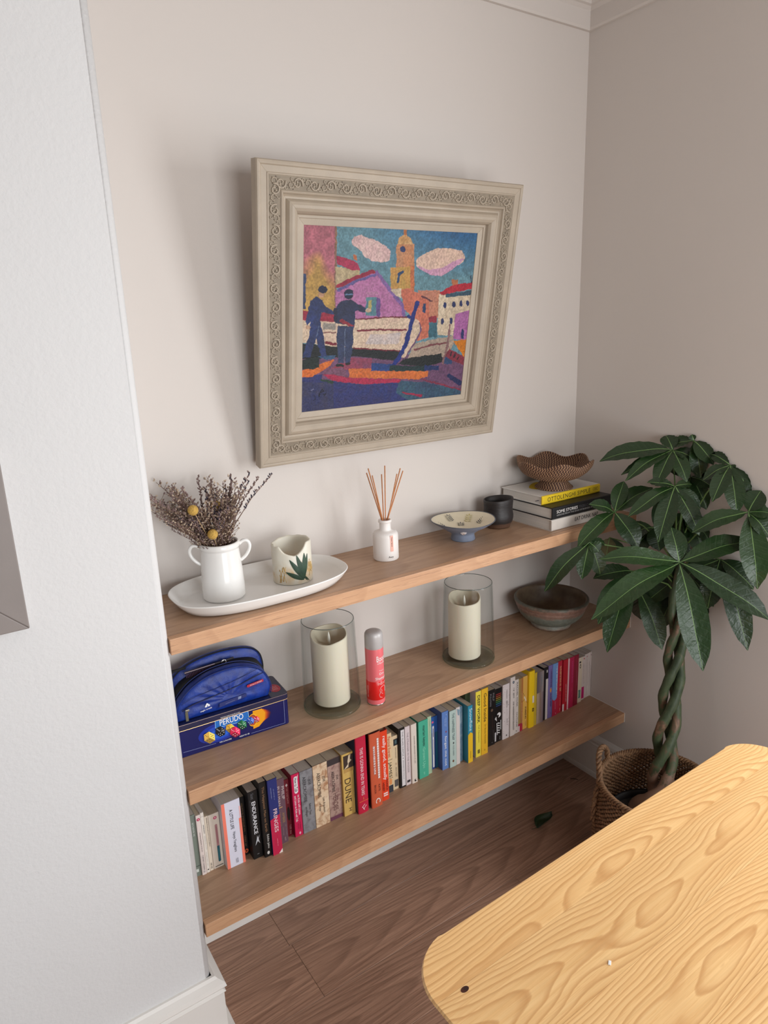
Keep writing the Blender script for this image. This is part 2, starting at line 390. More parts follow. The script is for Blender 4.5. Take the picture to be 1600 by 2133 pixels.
# ------------------------------------------------------------------ framed painting hanging out from the wall
def painting():
    w_, h_, tilt, rr = .7804, .6965, .18114, .00786
    U = Vector((math.cos(rr), 0, math.sin(rr))); V = Vector((0, -math.sin(tilt), math.cos(tilt))); V = (V-U*U.dot(V)).normalized(); N = U.cross(V)
    t = thing('framed_painting', 'harbour painting in a wide carved taupe frame tilting forward from the wall', 'painting')
    org = Vector((.3357, -.05, 1.3559))
    t.matrix_world = Matrix(((U.x, V.x, N.x, org.x), (U.y, V.y, N.y, org.y), (U.z, V.z, N.z, org.z), (0, 0, 0, 1)))
    FR = mat((168, 154, 137), .5, 'taupe_chalk_paint', .08, 18, .25, 260); FD = mat((132, 119, 102), .6, 'taupe_recess_shade_paint', .2, 60, .3, 300)  # FD: darker wash, crevice shade painted into the band ground
    prof = [(.001, -.024), (0, -.005), (.002, -.001), (.006, .0), (.0095, -.001), (.0115, -.0035), (.0245, -.004), (.0262, -.0022), (.0285, -.0022), (.0300, -.0045),
            (.0575, -.0045), (.0590, -.002), (.0610, -.0008), (.0635, -.0025), (.0660, -.0075), (.0700, -.0115), (.0745, -.012), (.0760, -.0085), (.0800, -.0035), (.0860, -.0008), (.0920, -.001), (.0985, -.0045), (.1035, -.011),
            (.1055, -.0185), (.1065, -.0195), (.1120, -.0195), (.1130, -.022), (.1140, -.022), (.1270, -.0245), (.1270, -.030), (.001, -.030)]
    n = len(prof)
    for side in range(4):
        L = w_ if side % 2 == 0 else h_; O = w_ if side % 2 else h_
        Vs = [(s, s, z) for s, z in prof]+[(L-s, s, z) for s, z in prof]
        if side == 1: Vs = [(w_-b, a, z) for a, b, z in Vs]
        elif side == 2: Vs = [(w_-a, h_-b, z) for a, b, z in Vs]
        elif side == 3: Vs = [(b, h_-a, z) for a, b, z in Vs]
        F = [(k, k+n, (k+1) % n+n, (k+1) % n) for k in range(n)]+[tuple(range(n)), tuple(range(n, 2*n))[::-1]]
        o = mesh_obj('frame_rail', Vs, F, FR, t)
        bm = bmesh.new(); bm.from_mesh(o.data); bmesh.ops.recalc_face_normals(bm, faces=bm.faces); bm.to_mesh(o.data); bm.free()
        m = o.modifiers.new('edge', 'BEVEL'); m.width = .0003; m.segments = 1; m.limit_method = 'ANGLE'
    # carved scrolls: one motif mesh shared by every repeat
    def motif():
        P = []
        def spiral(cx, cy, r0, r1, a0, a1, k=14, ra=.0021, rb=.0012): 
            pts = []
            for i in range(k+1):
                f = i/k; r = r0+(r1-r0)*f; a = a0+(a1-a0)*f; pts.append((cx+r*math.cos(a), cy+r*math.sin(a), .0006))
            P.append(tube_data(pts, [ra+(rb-ra)*i/k for i in range(k+1)], 5))
        spiral(0, 0, .0118, .0035, math.radians(200), math.radians(-200), 20)
        spiral(.0165, -.002, .0082, .0030, math.radians(150), math.radians(430), 12, .0012, .0008)
        spiral(-.013, .0085, .0035, .0018, math.radians(-60), math.radians(210), 9, .0011, .0008)
        spiral(.014, .0085, .0036, .0018, math.radians(-120), math.radians(150), 8, .0011, .0008)
        for (x, y, a, l, wd) in ((.002, .003, 60, .0065, .0022), (.004, -.005, -40, .006, .002), (-.005, -.002, 200, .005, .0018), (.012, .002, 20, .006, .0018), (.018, -.008, -30, .005, .0015)):
            a = math.radians(a); d = Vector((math.cos(a), math.sin(a), 0)); pts = [Vector((x, y, .0008))+d*l*(f-.5) for f in (0, .25, .5, .75, 1)]
            P.append(tube_data(pts, [wd*.2, wd*.8, wd, wd*.7, wd*.15], 6))
        n0 = len(P); 
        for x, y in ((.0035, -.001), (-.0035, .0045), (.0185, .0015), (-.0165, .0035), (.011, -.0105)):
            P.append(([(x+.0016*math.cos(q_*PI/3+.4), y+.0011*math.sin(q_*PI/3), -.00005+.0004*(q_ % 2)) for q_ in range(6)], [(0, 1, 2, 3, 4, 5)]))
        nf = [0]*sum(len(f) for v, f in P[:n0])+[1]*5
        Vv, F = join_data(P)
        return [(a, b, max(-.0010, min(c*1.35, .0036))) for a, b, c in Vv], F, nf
    Vm, Fm, NFm = motif(); DOT = mat((62, 46, 36), .8, 'rubbed_gesso_crevice_shade', .2, 200); first = None; pitch = .0425  # DOT: rubbed brown gesso specks that also paint in crevice shade
    for side in range(4):
        L = w_ if side % 2 == 0 else h_; cnt = int(round((L-.075)/pitch))
        for i in range(cnt):
            s = .0375+(L-.075)*(i+.5)/cnt; b = .0440
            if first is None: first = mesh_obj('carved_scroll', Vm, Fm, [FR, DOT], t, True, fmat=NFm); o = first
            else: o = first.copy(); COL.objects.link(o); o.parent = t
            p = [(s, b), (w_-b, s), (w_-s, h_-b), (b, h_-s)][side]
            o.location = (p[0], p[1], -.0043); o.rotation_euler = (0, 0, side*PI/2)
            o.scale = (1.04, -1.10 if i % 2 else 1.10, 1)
        pts = [(.033, .0437), (L-.033, .0437)]
        Vs = [(.0305, .0305), (L-.0305, .0305), (L-.0572, .0572), (.0572, .0572)]
        mp = [lambda a, b: (a, b), lambda a, b: (w_-b, a), lambda a, b: (w_-a, h_-b), lambda a, b: (b, h_-a)][side]
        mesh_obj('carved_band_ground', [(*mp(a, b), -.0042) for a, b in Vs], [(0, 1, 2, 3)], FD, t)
    # canvas, painted by layered brush shapes
    x0, x1, y0, y1 = .1255, .6545, .1265, .5705
    src = np.array([(65, 35), (1555, 105), (1410, 1490), (55, 1640)], float); dst = np.array([(0, 1), (1, 1), (1, 0), (0, 0)], float)
    A = []; bb = []
    for (sx, sy), (dx, dy) in zip(dst, src):      # homography canvas uv -> sketch coordinates
        A += [[sx, sy, 1, 0, 0, 0, -sx*dx, -sy*dx], [0, 0, 0, sx, sy, 1, -sx*dy, -sy*dy]]; bb += [dx, dy]
    H = np.append(np.linalg.solve(np.array(A), np.array(bb)), 1).reshape(3, 3)
    nx, ny = 450, 382
    uu, vv = np.meshgrid((np.arange(nx+1))/nx, (np.arange(ny+1))/ny)
    q = np.stack([uu.ravel(), vv.ravel(), np.ones(uu.size)], 1) @ H.T
    X, Y = q[:, 0]/q[:, 2], q[:, 1]/q[:, 2]
    rs = np.random.RandomState(3)
    def vnoise(sx, sy, seed):
        r = np.random.RandomState(seed); g = r.rand(int(sy)+3, int(sx)+3)
        a, b = uu.ravel()*sx, vv.ravel()*sy; i, j = a.astype(int), b.astype(int); fa, fb = a-i, b-j
        fa = fa*fa*(3-2*fa); fb = fb*fb*(3-2*fb)
        return (g[j, i]*(1-fa)+g[j, i+1]*fa)*(1-fb)+(g[j+1, i]*(1-fa)+g[j+1, i+1]*fa)*fb
    X = X+(vnoise(60, 50, 1)-.5)*9+(vnoise(150, 120, 2)-.5)*5; Y = Y+(vnoise(60, 50, 3)-.5)*9+(vnoise(150, 120, 4)-.5)*5
    n1, n2, n3 = vnoise(14, 12, 5), vnoise(45, 38, 6), vnoise(160, 130, 7)
    C = np.zeros((X.size, 3))
    def inside(p):
        c = np.zeros(X.size, bool); k = len(p)
        for i in range(k):
            (ax, ay), (bx, by) = p[i], p[i-1]
            if ay == by: continue
            c ^= ((ay > Y) != (by > Y)) & (X < (bx-ax)*(Y-ay)/(by-ay)+ax)
        return c
    def put(mask, c0, c1=None, vary=.5):
        c1 = c1 or tuple(x*.86 for x in c0)
        f = np.clip(n2*vary*1.3+n1*.6-.15, 0, 1)[mask, None]
        C[mask] = np.array(c0)*(1-f)+np.array(c1)*f
    def P(pts, c0, c1=None): put(inside(pts), c0, c1)
    def El(cx, cy, rx, ry, c): put(((X-cx)/rx)**2+((Y-cy)/ry)**2 < 1, c)
    def S(pts, wd, c, c1=None):
        m = np.zeros(X.size, bool)
        for (ax, ay), (bx, by) in zip(pts[:-1], pts[1:]):
            dx, dy = bx-ax, by-ay; tt = np.clip(((X-ax)*dx+(Y-ay)*dy)/(dx*dx+dy*dy), 0, 1)
            m |= (X-ax-tt*dx)**2+(Y-ay-tt*dy)**2 < (wd/2)**2
        put(m, c, c1)
    g = np.clip((X-500)/900, 0, 1)*np.clip(1-(Y-80)/420, 0, 1)
    C[:] = np.array((118, 160, 172))*(1-g[:, None])+np.array((52, 112, 165))*g[:, None]; C *= (.93+.14*n2[:, None])
    m = inside([(0, 0), (345, 0), (345, 800), (0, 800)])
    f = np.clip((Y-300)/170+(n1-.5)*1.2-np.abs(X-200)/300, 0, 1)[m, None]
    C[m] = (np.array((196, 118, 132))*(1-f)+np.array((208, 168, 92))*f)*(.90+.18*n2[m, None])
    P([(335, 40), (352, 40), (352, 780), (335, 780)], (150, 110, 110), (170, 130, 90))
    P([(40, 465), (92, 458), (90, 760), (40, 760)], (72, 88, 130))
    P([(345, 395), (545, 425), (545, 485), (370, 560), (345, 550)], (214, 192, 158), (180, 165, 120))
    P([(350, 300), (440, 325), (530, 370), (548, 430), (480, 425), (355, 375)], (176, 40, 82), (205, 70, 110))
    P([(490, 295), (520, 300), (525, 345), (497, 340)], (226, 130, 78))
    P([(478, 170), (500, 140), (560, 122), (612, 150), (700, 180), (780, 222), (808, 275), (800, 345), (740, 362), (650, 348), (590, 312), (560, 260), (490, 215)], (238, 208, 200), (226, 186, 186))
    P([(1028, 345), (1060, 310), (1150, 262), (1220, 235), (1330, 238), (1420, 262), (1452, 310), (1430, 358), (1370, 392), (1320, 432), (1240, 478), (1160, 468), (1080, 432), (1035, 392)], (238, 206, 184), (228, 192, 178))
    P([(1035, 385), (1130, 425), (1250, 405), (1390, 330), (1448, 330), (1370, 392), (1320, 432), (1240, 478), (1160, 468), (1080, 432)], (216, 160, 196), (226, 178, 196))
    P([(860, 205), (1010, 205), (1015, 410), (858, 410)], (206, 158, 122), (226, 150, 100))
    P([(865, 205), (880, 155), (930, 118), (980, 150), (1000, 205)], (232, 198, 150), (214, 160, 100))
    P([(922, 80), (948, 80), (945, 128), (925, 128)], (222, 140, 80)); El(915, 246, 25, 27, (58, 74, 130))
    P([(808, 405), (1012, 395), (1010, 600), (812, 600)], (206, 172, 92), (220, 160, 90)); P([(978, 395), (1015, 395), (1012, 620), (980, 620)], (230, 138, 88))
    S([(915, 440), (885, 455), (872, 530)], 20, (48, 90, 140))
    P([(345, 600), (690, 435), (720, 460), (940, 745), (935, 835), (520, 845), (345, 800)], (190, 118, 170), (206, 140, 184))
    S([(365, 600), (520, 520), (690, 465)], 22, (128, 112, 178)); S([(365, 565), (520, 490), (660, 440)], 34, (160, 34, 72), (196, 48, 82))
    S([(690, 445), (800, 590), (925, 745), (925, 815)], 30, (132, 100, 168), (160, 120, 180))
    P([(600, 662), (690, 655), (690, 822), (600, 812)], (92, 142, 162), (120, 160, 160)); P([(620, 690), (652, 680), (648, 780), (622, 792)], (206, 190, 120)); P([(690, 658), (725, 668), (722, 828), (690, 822)], (126, 96, 164)); S([(612, 625), (700, 625)], 26, (214, 150, 190))
    P([(1045, 600), (1235, 600), (1222, 840), (1045, 840)], (218, 150, 118), (206, 140, 120))
    P([(895, 590), (960, 580), (1090, 645), (1140, 690), (1135, 1000), (1040, 1035), (1000, 830), (930, 760)], (212, 116, 92), (228, 140, 112))
    P([(808, 595), (900, 582), (905, 670), (850, 640)], (232, 212, 186)); S([(1080, 650), (1165, 690)], 14, (120, 70, 80))
    P([(1088, 715), (1112, 710), (1108, 795), (1085, 785)], (52, 82, 132))
    P([(1222, 640), (1505, 618), (1490, 775), (1370, 805), (1345, 985), (1210, 985)], (234, 216, 190), (216, 192, 164))
    P([(1280, 630), (1500, 600), (1500, 640), (1280, 660)], (74, 108, 130)); P([(1228, 622), (1330, 558), (1512, 530), (1510, 585), (1240, 640)], (194, 26, 56), (214, 46, 70))
    P([(1330, 505), (1390, 512), (1385, 552), (1335, 560)], (226, 140, 92)); S([(1495, 470), (1498, 540)], 8, (60, 70, 100))
    for cx, cy in ((1275, 730), (1350, 720), (1412, 714), (1470, 710), (1255, 865), (1327, 860)): El(cx, cy, 13, 27, (48, 62, 122))
    P([(1365, 800), (1490, 770), (1465, 1030), (1345, 1015)], (182, 104, 174), (200, 130, 186)); El(1424, 975, 13, 42, (58, 66, 130))
    P([(1140, 870), (1212, 875), (1206, 1000), (1132, 1005)], (72, 128, 146)); P([(1138, 825), (1205, 818), (1207, 875), (1140, 868)], (178, 52, 78))
    P([(40, 1150), (1450, 1150), (1420, 1500), (40, 1650)], (140, 96, 132), (120, 82, 118))
    P([(40, 770), (345, 800), (345, 870), (40, 860)], (192, 52, 84))
    P([(40, 855), (345, 868), (520, 852), (800, 822), (985, 828), (1052, 858), (1078, 920), (1040, 1010), (940, 1180), (520, 1110), (40, 1040)], (236, 214, 186), (226, 196, 176))
    P([(640, 980), (900, 960), (880, 1060), (600, 1060)], (228, 206, 196), (210, 200, 200)); P([(240, 880), (345, 880), (345, 940), (240, 935)], (186, 176, 166))
    S([(515, 848), (800, 828), (985, 832)], 12, (150, 58, 76)); S([(530, 945), (700, 935), (940, 938)], 16, (158, 56, 76)); S([(245, 960), (345, 962)], 9, (150, 70, 80)); S([(265, 1050), (345, 1060)], 24, (160, 44, 70))
    P([(40, 1050), (350, 1082), (500, 1096), (905, 1122), (885, 1205), (500, 1165), (40, 1190)], (40, 48, 54), (30, 36, 40)); S([(500, 1092), (700, 1108), (890, 1118)], 11, (150, 50, 70))
    P([(1000, 1060), (1180, 1020), (1350, 985), (1350, 1060), (1285, 1165), (950, 1205), (990, 1110)], (198, 178, 156), (180, 160, 146)); S([(1015, 1110), (1150, 1070), (1285, 1050)], 15, (156, 84, 92))
    P([(920, 1185), (1240, 1140), (1265, 1210), (1100, 1255), (880, 1230)], (36, 44, 46)); S([(1060, 880), (1070, 950), (1010, 1060), (930, 1190)], 12, (140, 100, 140))
    S([(1318, 895), (1300, 1060), (1255, 1225)], 17, (172, 128, 128))
    S([(1042, 705), (1010, 800), (975, 940), (935, 1080), (880, 1180), (845, 1230)], 36, (38, 62, 156), (30, 50, 130)); S([(968, 825), (1000, 840)], 30, (38, 62, 156))
    P([(1345, 1035), (1460, 1018), (1440, 1175)], (246, 150, 24)); P([(1310, 1095), (1440, 1170), (1435, 1240), (1270, 1175)], (168, 62, 84))
    for k in range(3): S([(1330+k*30, 1120+k*25), (1320+k*30, 1160+k*15)], 9, (60, 40, 60))
    P([(40, 1345), (230, 1312), (230, 1362), (600, 1405), (900, 1372), (1110, 1385), (1420, 1455), (1420, 1510), (40, 1660)], (56, 70, 140), (70, 66, 120))
    m = inside([(880, 1370), (1110, 1385), (1420, 1455), (1420, 1510), (1000, 1560), (860, 1480)]); put(m, (72, 112, 134), (66, 90, 124))
    m = inside([(40, 1380), (330, 1390), (330, 1660), (40, 1660)]); put(m, (84, 80, 112), (52, 62, 120))
    P([(480, 1175), (660, 1185), (650, 1275), (420, 1275), (350, 1300), (260, 1290)], (176, 76, 100), (150, 84, 118)); P([(250, 1270), (420, 1260), (450, 1340), (240, 1320)], (150, 100, 128))
    P([(40, 1290), (200, 1235), (335, 1188), (300, 1245), (150, 1335), (40, 1345)], (244, 138, 58), (226, 112, 52)); P([(458, 1268), (650, 1270), (650, 1290), (1135, 1290), (1125, 1335), (1050, 1360), (460, 1345)], (240, 142, 70), (226, 120, 60))
    P([(228, 1318), (330, 1318), (460, 1345), (905, 1362), (890, 1388), (600, 1402), (320, 1372)], (188, 44, 92), (206, 56, 96)); S([(230, 1365), (320, 1385)], 22, (50, 80, 70))
    P([(650, 1222), (830, 1230), (820, 1288), (650, 1285)], (48, 86, 158)); P([(810, 1240), (1115, 1250), (1105, 1292), (800, 1290)], (40, 72, 76)); P([(1105, 1240), (1228, 1245), (1222, 1282), (1098, 1287)], (44, 66, 130)); P([(1275, 1165), (1335, 1200), (1330, 1230), (1265, 1230)], (62, 92, 140))
    S([(1315, 1335), (1400, 1392)], 42, (44, 56, 112)); P([(905, 1468), (1090, 1492), (1072, 1512), (930, 1485)], (190, 48, 92)); S([(1080, 1362), (1230, 1400), (1410, 1452)], 13, (168, 60, 92))
    P([(40, 1200), (210, 1165), (205, 1258), (150, 1275), (40, 1275)], (40, 58, 54)); P([(190, 1160), (350, 1150), (330, 1190), (250, 1190)], (70, 110, 150))
    P([(186, 648), (228, 682), (262, 742), (330, 778), (326, 808), (225, 788), (216, 870), (238, 960), (268, 1160), (222, 1168), (182, 1010), (132, 1172), (62, 1172), (118, 990), (130, 865), (104, 905), (92, 865), (128, 690)], (60, 78, 142), (52, 62, 104))
    El(224, 635, 26, 26, (226, 176, 140)); El(234, 592, 42, 30, (40, 48, 84)); El(110, 915, 22, 16, (230, 190, 160)); S([(180, 1010), (205, 900)], 6, (110, 130, 170))
    P([(398, 688), (482, 680), (522, 710), (604, 750), (596, 788), (512, 772), (502, 905), (345, 880), (326, 800), (358, 730)], (62, 74, 118), (50, 56, 88))
    El(455, 632, 40, 46, (42, 50, 84)); S([(428, 638), (488, 632)], 10, (120, 150, 190)); El(625, 770, 24, 18, (232, 196, 170)); S([(345, 770), (345, 850)], 34, (48, 52, 84)); S([(395, 860), (486, 908)], 28, (180, 60, 76))
    P([(366, 905), (494, 905), (494, 1040), (472, 1222), (430, 1222), (425, 1010), (414, 1222), (372, 1222), (352, 1000)], (70, 84, 124), (56, 66, 100)); S([(424, 930), (422, 1215)], 6, (120, 136, 170))
    S([(362, 1240), (405, 1245)], 24, (34, 48, 48)); S([(435, 1230), (470, 1228)], 18, (60, 50, 60))
    # signature strokes
    S([(205, 1500), (230, 1440), (245, 1460), (215, 1475)], 7, (24, 26, 50)); S([(240, 1490), (262, 1478), (252, 1500)], 6, (24, 26, 50)); S([(165, 1440), (140, 1455)], 6, (150, 150, 190)); S([(170, 1500), (180, 1530), (160, 1540)], 6, (30, 30, 60))
    C *= (.86+.22*n3[:, None]); gy = C.mean(1, keepdims=True); C = np.clip(((gy+(C-gy)*.92)/255)**1.18*255*.86, 0, 255)/255
    Cl = np.where(C <= .04045, C/12.92, ((C+.055)/1.055)**2.4)
    Vs = np.stack([x0+uu.ravel()*(x1-x0), y0+vv.ravel()*(y1-y0), -.0262+.0005*n3], 1)
    i = np.arange(nx*ny); jx, jy = i % nx, i//nx; b = jy*(nx+1)+jx
    Fs = np.stack([b, b+1, b+nx+2, b+nx+1], 1).tolist()
    mesh_obj('painted_canvas', Vs.tolist(), Fs, vc_mat('oil_paint', .5, .35, 420, .3), t, True, cols=Cl)
    box('backing_board', .02, w_-.02, .02, h_-.02, -.034, -.0302, mat((150, 125, 95), .8, 'backing_card'), t)
    # hanging wire fixed near the top of the back and hooked to the wall
    inv = t.matrix_world.inverted(); hook = inv @ Vector((.72, -.006, 1.96))
    tube('hanging_wire', [(.15, .58, -.032), (w_/2, hook.y, hook.z), (w_-.15, .58, -.032)], .0008, mat((150, 150, 150), .4, 'wire', metal=1), t, 5)
painting()
o = lathe('picture_hook', [(0, 0), (.006, 0), (.006, .004), (.0025, .006), (.0025, .010), (0, .010)], mat((190, 170, 110), .35, 'brass', metal=1), None, 16); o.rotation_euler = (PI/2, 0, 0); o.location = (.72, 0, 1.955)
tag(o, 'small brass picture hook on the wall behind the harbour painting', 'hook')
# partly seen grey frame on the chimney breast
def left_picture():
    t = thing('framed_picture', 'grey taupe picture frame on the chimney breast at the left edge', 'picture', (-.245-.26, -BD-.0005, 1.177))
    FR = mat((134, 125, 121), .55, 'grey_taupe_frame_paint', .06, 14, .1, 200); w_, h_, b = .52, .33, .075
    for pts in (([(-w_/2, 0), (w_/2, 0), (w_/2-b, b), (-w_/2+b, b)]), ([(w_/2, 0), (w_/2, h_), (w_/2-b, h_-b), (w_/2-b, b)]), ([(w_/2, h_), (-w_/2, h_), (-w_/2+b, h_-b), (w_/2-b, h_-b)]), ([(-w_/2, h_), (-w_/2, 0), (-w_/2+b, b), (-w_/2+b, h_-b)])):
        o = prism('frame_rail', pts, -.026, 0, FR, t); m = o.modifiers.new('edge', 'BEVEL'); m.width = .002; m.segments = 2
    box('mount_board', -w_/2+b, w_/2-b, -.012, -.002, b, h_-b, mat((225, 222, 215), .8, 'mount'), t)
left_picture()

# ------------------------------------------------------------------ top shelf
WHITE_CER = mat((236, 234, 231), .14, 'white_glazed_ceramic', .015, 10, spec=.6)
def platter():
    t = thing('serving_platter', 'long white oblong platter on the left of the top shelf under the jug', 'platter', (.2775, -.1385, Z1+.0003))
    def ring(a, b, z, n=2.7, N=96):
        out = []
        for i in range(N):
            th = 2*PI*i/N; c, s = math.cos(th), math.sin(th)
            out.append((a*math.copysign(abs(c)**(2/n), c), b*math.copysign(abs(s)**(2/n), s), z))
        return out
    rings = [ring(.178, .088, 0), ring(.188, .097, .0008), ring(.197, .104, .004), ring(.211, .115, .018), ring(.2205, .1225, .031), ring(.2220, .1240, .0335), ring(.2212, .1232, .0350), ring(.2190, .1212, .0348),
             ring(.2080, .1110, .020), ring(.196, .101, .0085), ring(.188, .094, .0062), ring(.178, .086, .0055)]
    N = 96; V = [p for r in rings for p in r]; F = []
    for k in range(len(rings)-1):
        for i in range(N): j = (i+1) % N; F.append((k*N+i, k*N+j, (k+1)*N+j, (k+1)*N+i))
    F.append(tuple(range(N))[::-1]); F.append(tuple((len(rings)-1)*N+i for i in range(N)))
    o = mesh_obj('dish', V, F, WHITE_CER, t, True); return t
platter()
def jug():
    t = thing('ceramic_jug', 'white two handled ceramic jug standing on the oblong platter', 'jug', (.187, -.120, Z1+.0056))
    prof = [(0, 0), (.044, 0), (.0485, .0015), (.0505, .006), (.0500, .03), (.0478, .075), (.0452, .108), (.0440, .120), (.0440, .1235), (.0465, .1250), (.0475, .129), (.0470, .135), (.0450, .1385), (.0425, .1385), (.0405, .135), (.0400, .12), (.0435, .07), (.0455, .02), (.043, .008), (0, .007)]
    lathe('body', prof, WHITE_CER, t, 64)
    ax = math.radians(-17)
    for s in (0, PI):
        a = ax+s; d = Vector((math.cos(a), math.sin(a), 0)); Z = Vector((0, 0, 1))
        pts = [d*.0445+Z*.126, d*.054+Z*.1335, d*.064+Z*.1325, d*.0695+Z*.122, d*.0665+Z*.108, d*.0575+Z*.095, d*.0455+Z*.086]
        q_ = []
        for i in range(len(pts)-1):
            p0, p1, p2, p3 = pts[max(i-1, 0)], pts[i], pts[i+1], pts[min(i+2, len(pts)-1)]
            for k in range(4):
                f = k/4; q_.append(.5*((2*p1)+(p2-p0)*f+(2*p0-5*p1+4*p2-p3)*f*f+(3*p1-p0-3*p2+p3)*f**3))
        q_.append(pts[-1]); tube('handle', q_, .0042, WHITE_CER, t, 10)
jug()
def bouquet():
    base = Vector((.187, -.120, Z1+.0056+.012))
    t = thing('dried_lavender_bunch', 'bunch of dried brown lavender sprigs standing in the white jug', 'dried flowers', base)
    STEM = mat((112, 86, 70), .8, 'dry_stem', .2, 60); BUD = mat((128, 106, 102), .85, 'dry_lavender_bud', .35, 160); PALE = mat((184, 164, 142), .85, 'pale_dry_flower', .3, 160); DK = mat((66, 60, 72), .85, 'dark_lavender_bud', .3, 160)
    r = random.Random(11)
    def sprig(L, kind, lean):
        bm_parts, mi = [], []
        pts = [Vector((lean*L*f**2.6, .012*math.sin(3*f+kind), L*f)) for f in (0, .2, .4, .6, .8, 1)]
        def at(f):
            x = f*5; i = min(4, int(x)); return pts[i].lerp(pts[i+1], x-i)
        d = tube_data(pts, [.0010, .0010, .0009, .0008, .0006, .0004], 4); bm_parts.append(d); mi += [0]*len(d[1])
        nb = {0: 34, 1: 46, 2: 30, 3: 40}[kind]; f0 = {0: .62, 1: .52, 2: .70, 3: .45}[kind]
        def bud(p, dr, l, wd):
            o1 = dr.orthogonal().normalized(); o2 = dr.cross(o1); m_ = p+dr*l*.5
            v = [p, m_+o1*wd, m_+o2*wd, m_-o1*wd, m_-o2*wd, p+dr*l]
            return v, [(0, 2, 1), (0, 3, 2), (0, 4, 3), (0, 1, 4), (5, 1, 2), (5, 2, 3), (5, 3, 4), (5, 4, 1)]
        for k in range(nb):
            f = f0+(1-f0)*(k/nb); p = at(f); a = r.uniform(0, 2*PI)
            if kind in (1, 3):     # branching airy head
                dr = Vector((math.cos(a), math.sin(a), r.uniform(.5, 1.4))).normalized(); l = r.uniform(.006, .022)*(1.25-f)*2.2
                if k % 2 == 0:
                    e = p+dr*l; d = tube_data([p, e], .0004, 3, False); bm_parts.append(d); mi += [0]*len(d[1])
                else: e = p+dr*l*.5
                for _ in range(2):
                    dd = (dr+Vector((r.uniform(-.7, .7), r.uniform(-.7, .7), r.uniform(-.3, .6)))).normalized()
                    d = bud(e, dd, r.uniform(.0035, .0065), .0014); bm_parts.append(d); mi += [2 if r.random() < .45 else 1]*8
            else:
                dr = Vector((math.cos(a)*.8, math.sin(a)*.8, 1)).normalized()
                d = bud(p, dr, r.uniform(.004, .007), .0017); bm_parts.append(d); mi += [3 if kind == 2 and r.random() < .7 else 1]*8
        V, F = join_data(bm_parts); return V, F, mi
    var = []
    for kind in range(4):
        for lean in (.05, .22, .42):
            V, F, mi = sprig(.20, kind, lean); me = bpy.data.meshes.new('sprig'); me.from_pydata(V, [], F)
            for m in (STEM, BUD, PALE, DK): me.materials.append(m)
            me.polygons.foreach_set('material_index', mi); var.append(me)
    dz = Vector((0, 0, 1))
    def place(ang, tilt, length, me, r0):
        o = bpy.data.objects.new('sprig', me); COL.objects.link(o); o.parent = t
        r0 = -min(.030, tilt*.072); o.location = (math.cos(ang)*r0, math.sin(ang)*r0, 0); s = length/.20
        o.rotation_euler = (Matrix.Rotation(ang, 3, 'Z') @ Matrix.Rotation(tilt, 3, 'Y')).to_euler(); o.scale = (s, s, s)
    left = math.radians(161)         # the bunch fans towards the left and forward
    for k in range(92):
        a = r.uniform(0, 2*PI)
        dl = math.cos(a-left)                        # 1 = leaning left
        tl = r.uniform(.03, .18) if dl < .2 else r.uniform(.04, .27)
        if math.sin(a) > .55: tl = min(tl, .16)          # keep clear of the wall
        L = r.uniform(.205, .285) if dl < .45 else r.uniform(.185, .235)
        lean_i = 0 if dl < .1 else (1 if dl < .6 else r.choice((1, 2)))
        if dl < .1: lean_i = r.choice((0, 0, 1))
        place(a, tl, L, var[r.randrange(4)*3+lean_i], .010)
    for a, tl, L, v in ((left, .30, .205, 4), (left, .26, .22, 10), (left+.2, .28, .21, 1), (left-.25, .25, .235, 7), (left-.1, .31, .20, 1), (left+PI, .20, .290, 1), (left+PI-.2, .10, .30, 7), (left+PI+.3, .10, .285, 8), (left-.6, .12, .255, 6), (left+1.4, .1, .25, 6))+tuple((left+r.uniform(-.75, .75), r.uniform(.14, .27), r.uniform(.20, .245), r.choice((1, 2, 4, 5, 7, 8, 10, 11))) for _ in range(34))+tuple((left+r.uniform(-.5, .5), r.uniform(.10, .24), r.uniform(.25, .285), r.choice((1, 2, 4, 5, 10, 11))) for _ in range(18)):
        place(a, tl, L, var[v], .008)
bouquet()
def billy(px, py, dy, label):
    c = at_y(px, py, -.120+dy); rad = .0108
    t = thing('billy_button', label, 'dried flower', c)
    r = random.Random(int(px)); bm = bmesh.new(); bmesh.ops.create_icosphere(bm, subdivisions=4, radius=rad)
    for v in bm.verts:
        n = v.co.normalized(); v.co = n*(rad+.0011*(abs(math.sin(n.x*34))+abs(math.sin(n.y*34))+abs(math.sin(n.z*34)))/3*2-.0007)
    bm_obj('flower_head', bm, mat((190, 152, 74), .85, 'mustard_flower', .28, 320, .6, 900), t, True)
    jc = Vector((.187, -.120, 0)); o2 = Vector((c.x, c.y, 0))-jc; o2 = o2.normalized()*min(.030, o2.length)
    lip = jc+o2+Vector((0, 0, Z1+.0056+.1405))-c; foot = Vector((.187, -.120, Z1+.030))-c
    tube('stem', [lip.normalized()*rad*.9, lip*.6, lip, lip.lerp(foot, .15), foot], .0009, mat((178, 150, 112), .8, 'straw_stem', .1, 60), t, 5)
billy(402, 1063, -.052, 'round mustard dried flower head at the left of the lavender bunch')
billy(443, 1113, -.044, 'round mustard dried flower head just above the jug rim')
billy(450, 1054, .005, 'mustard dried flower head half hidden behind the lavender sprigs')

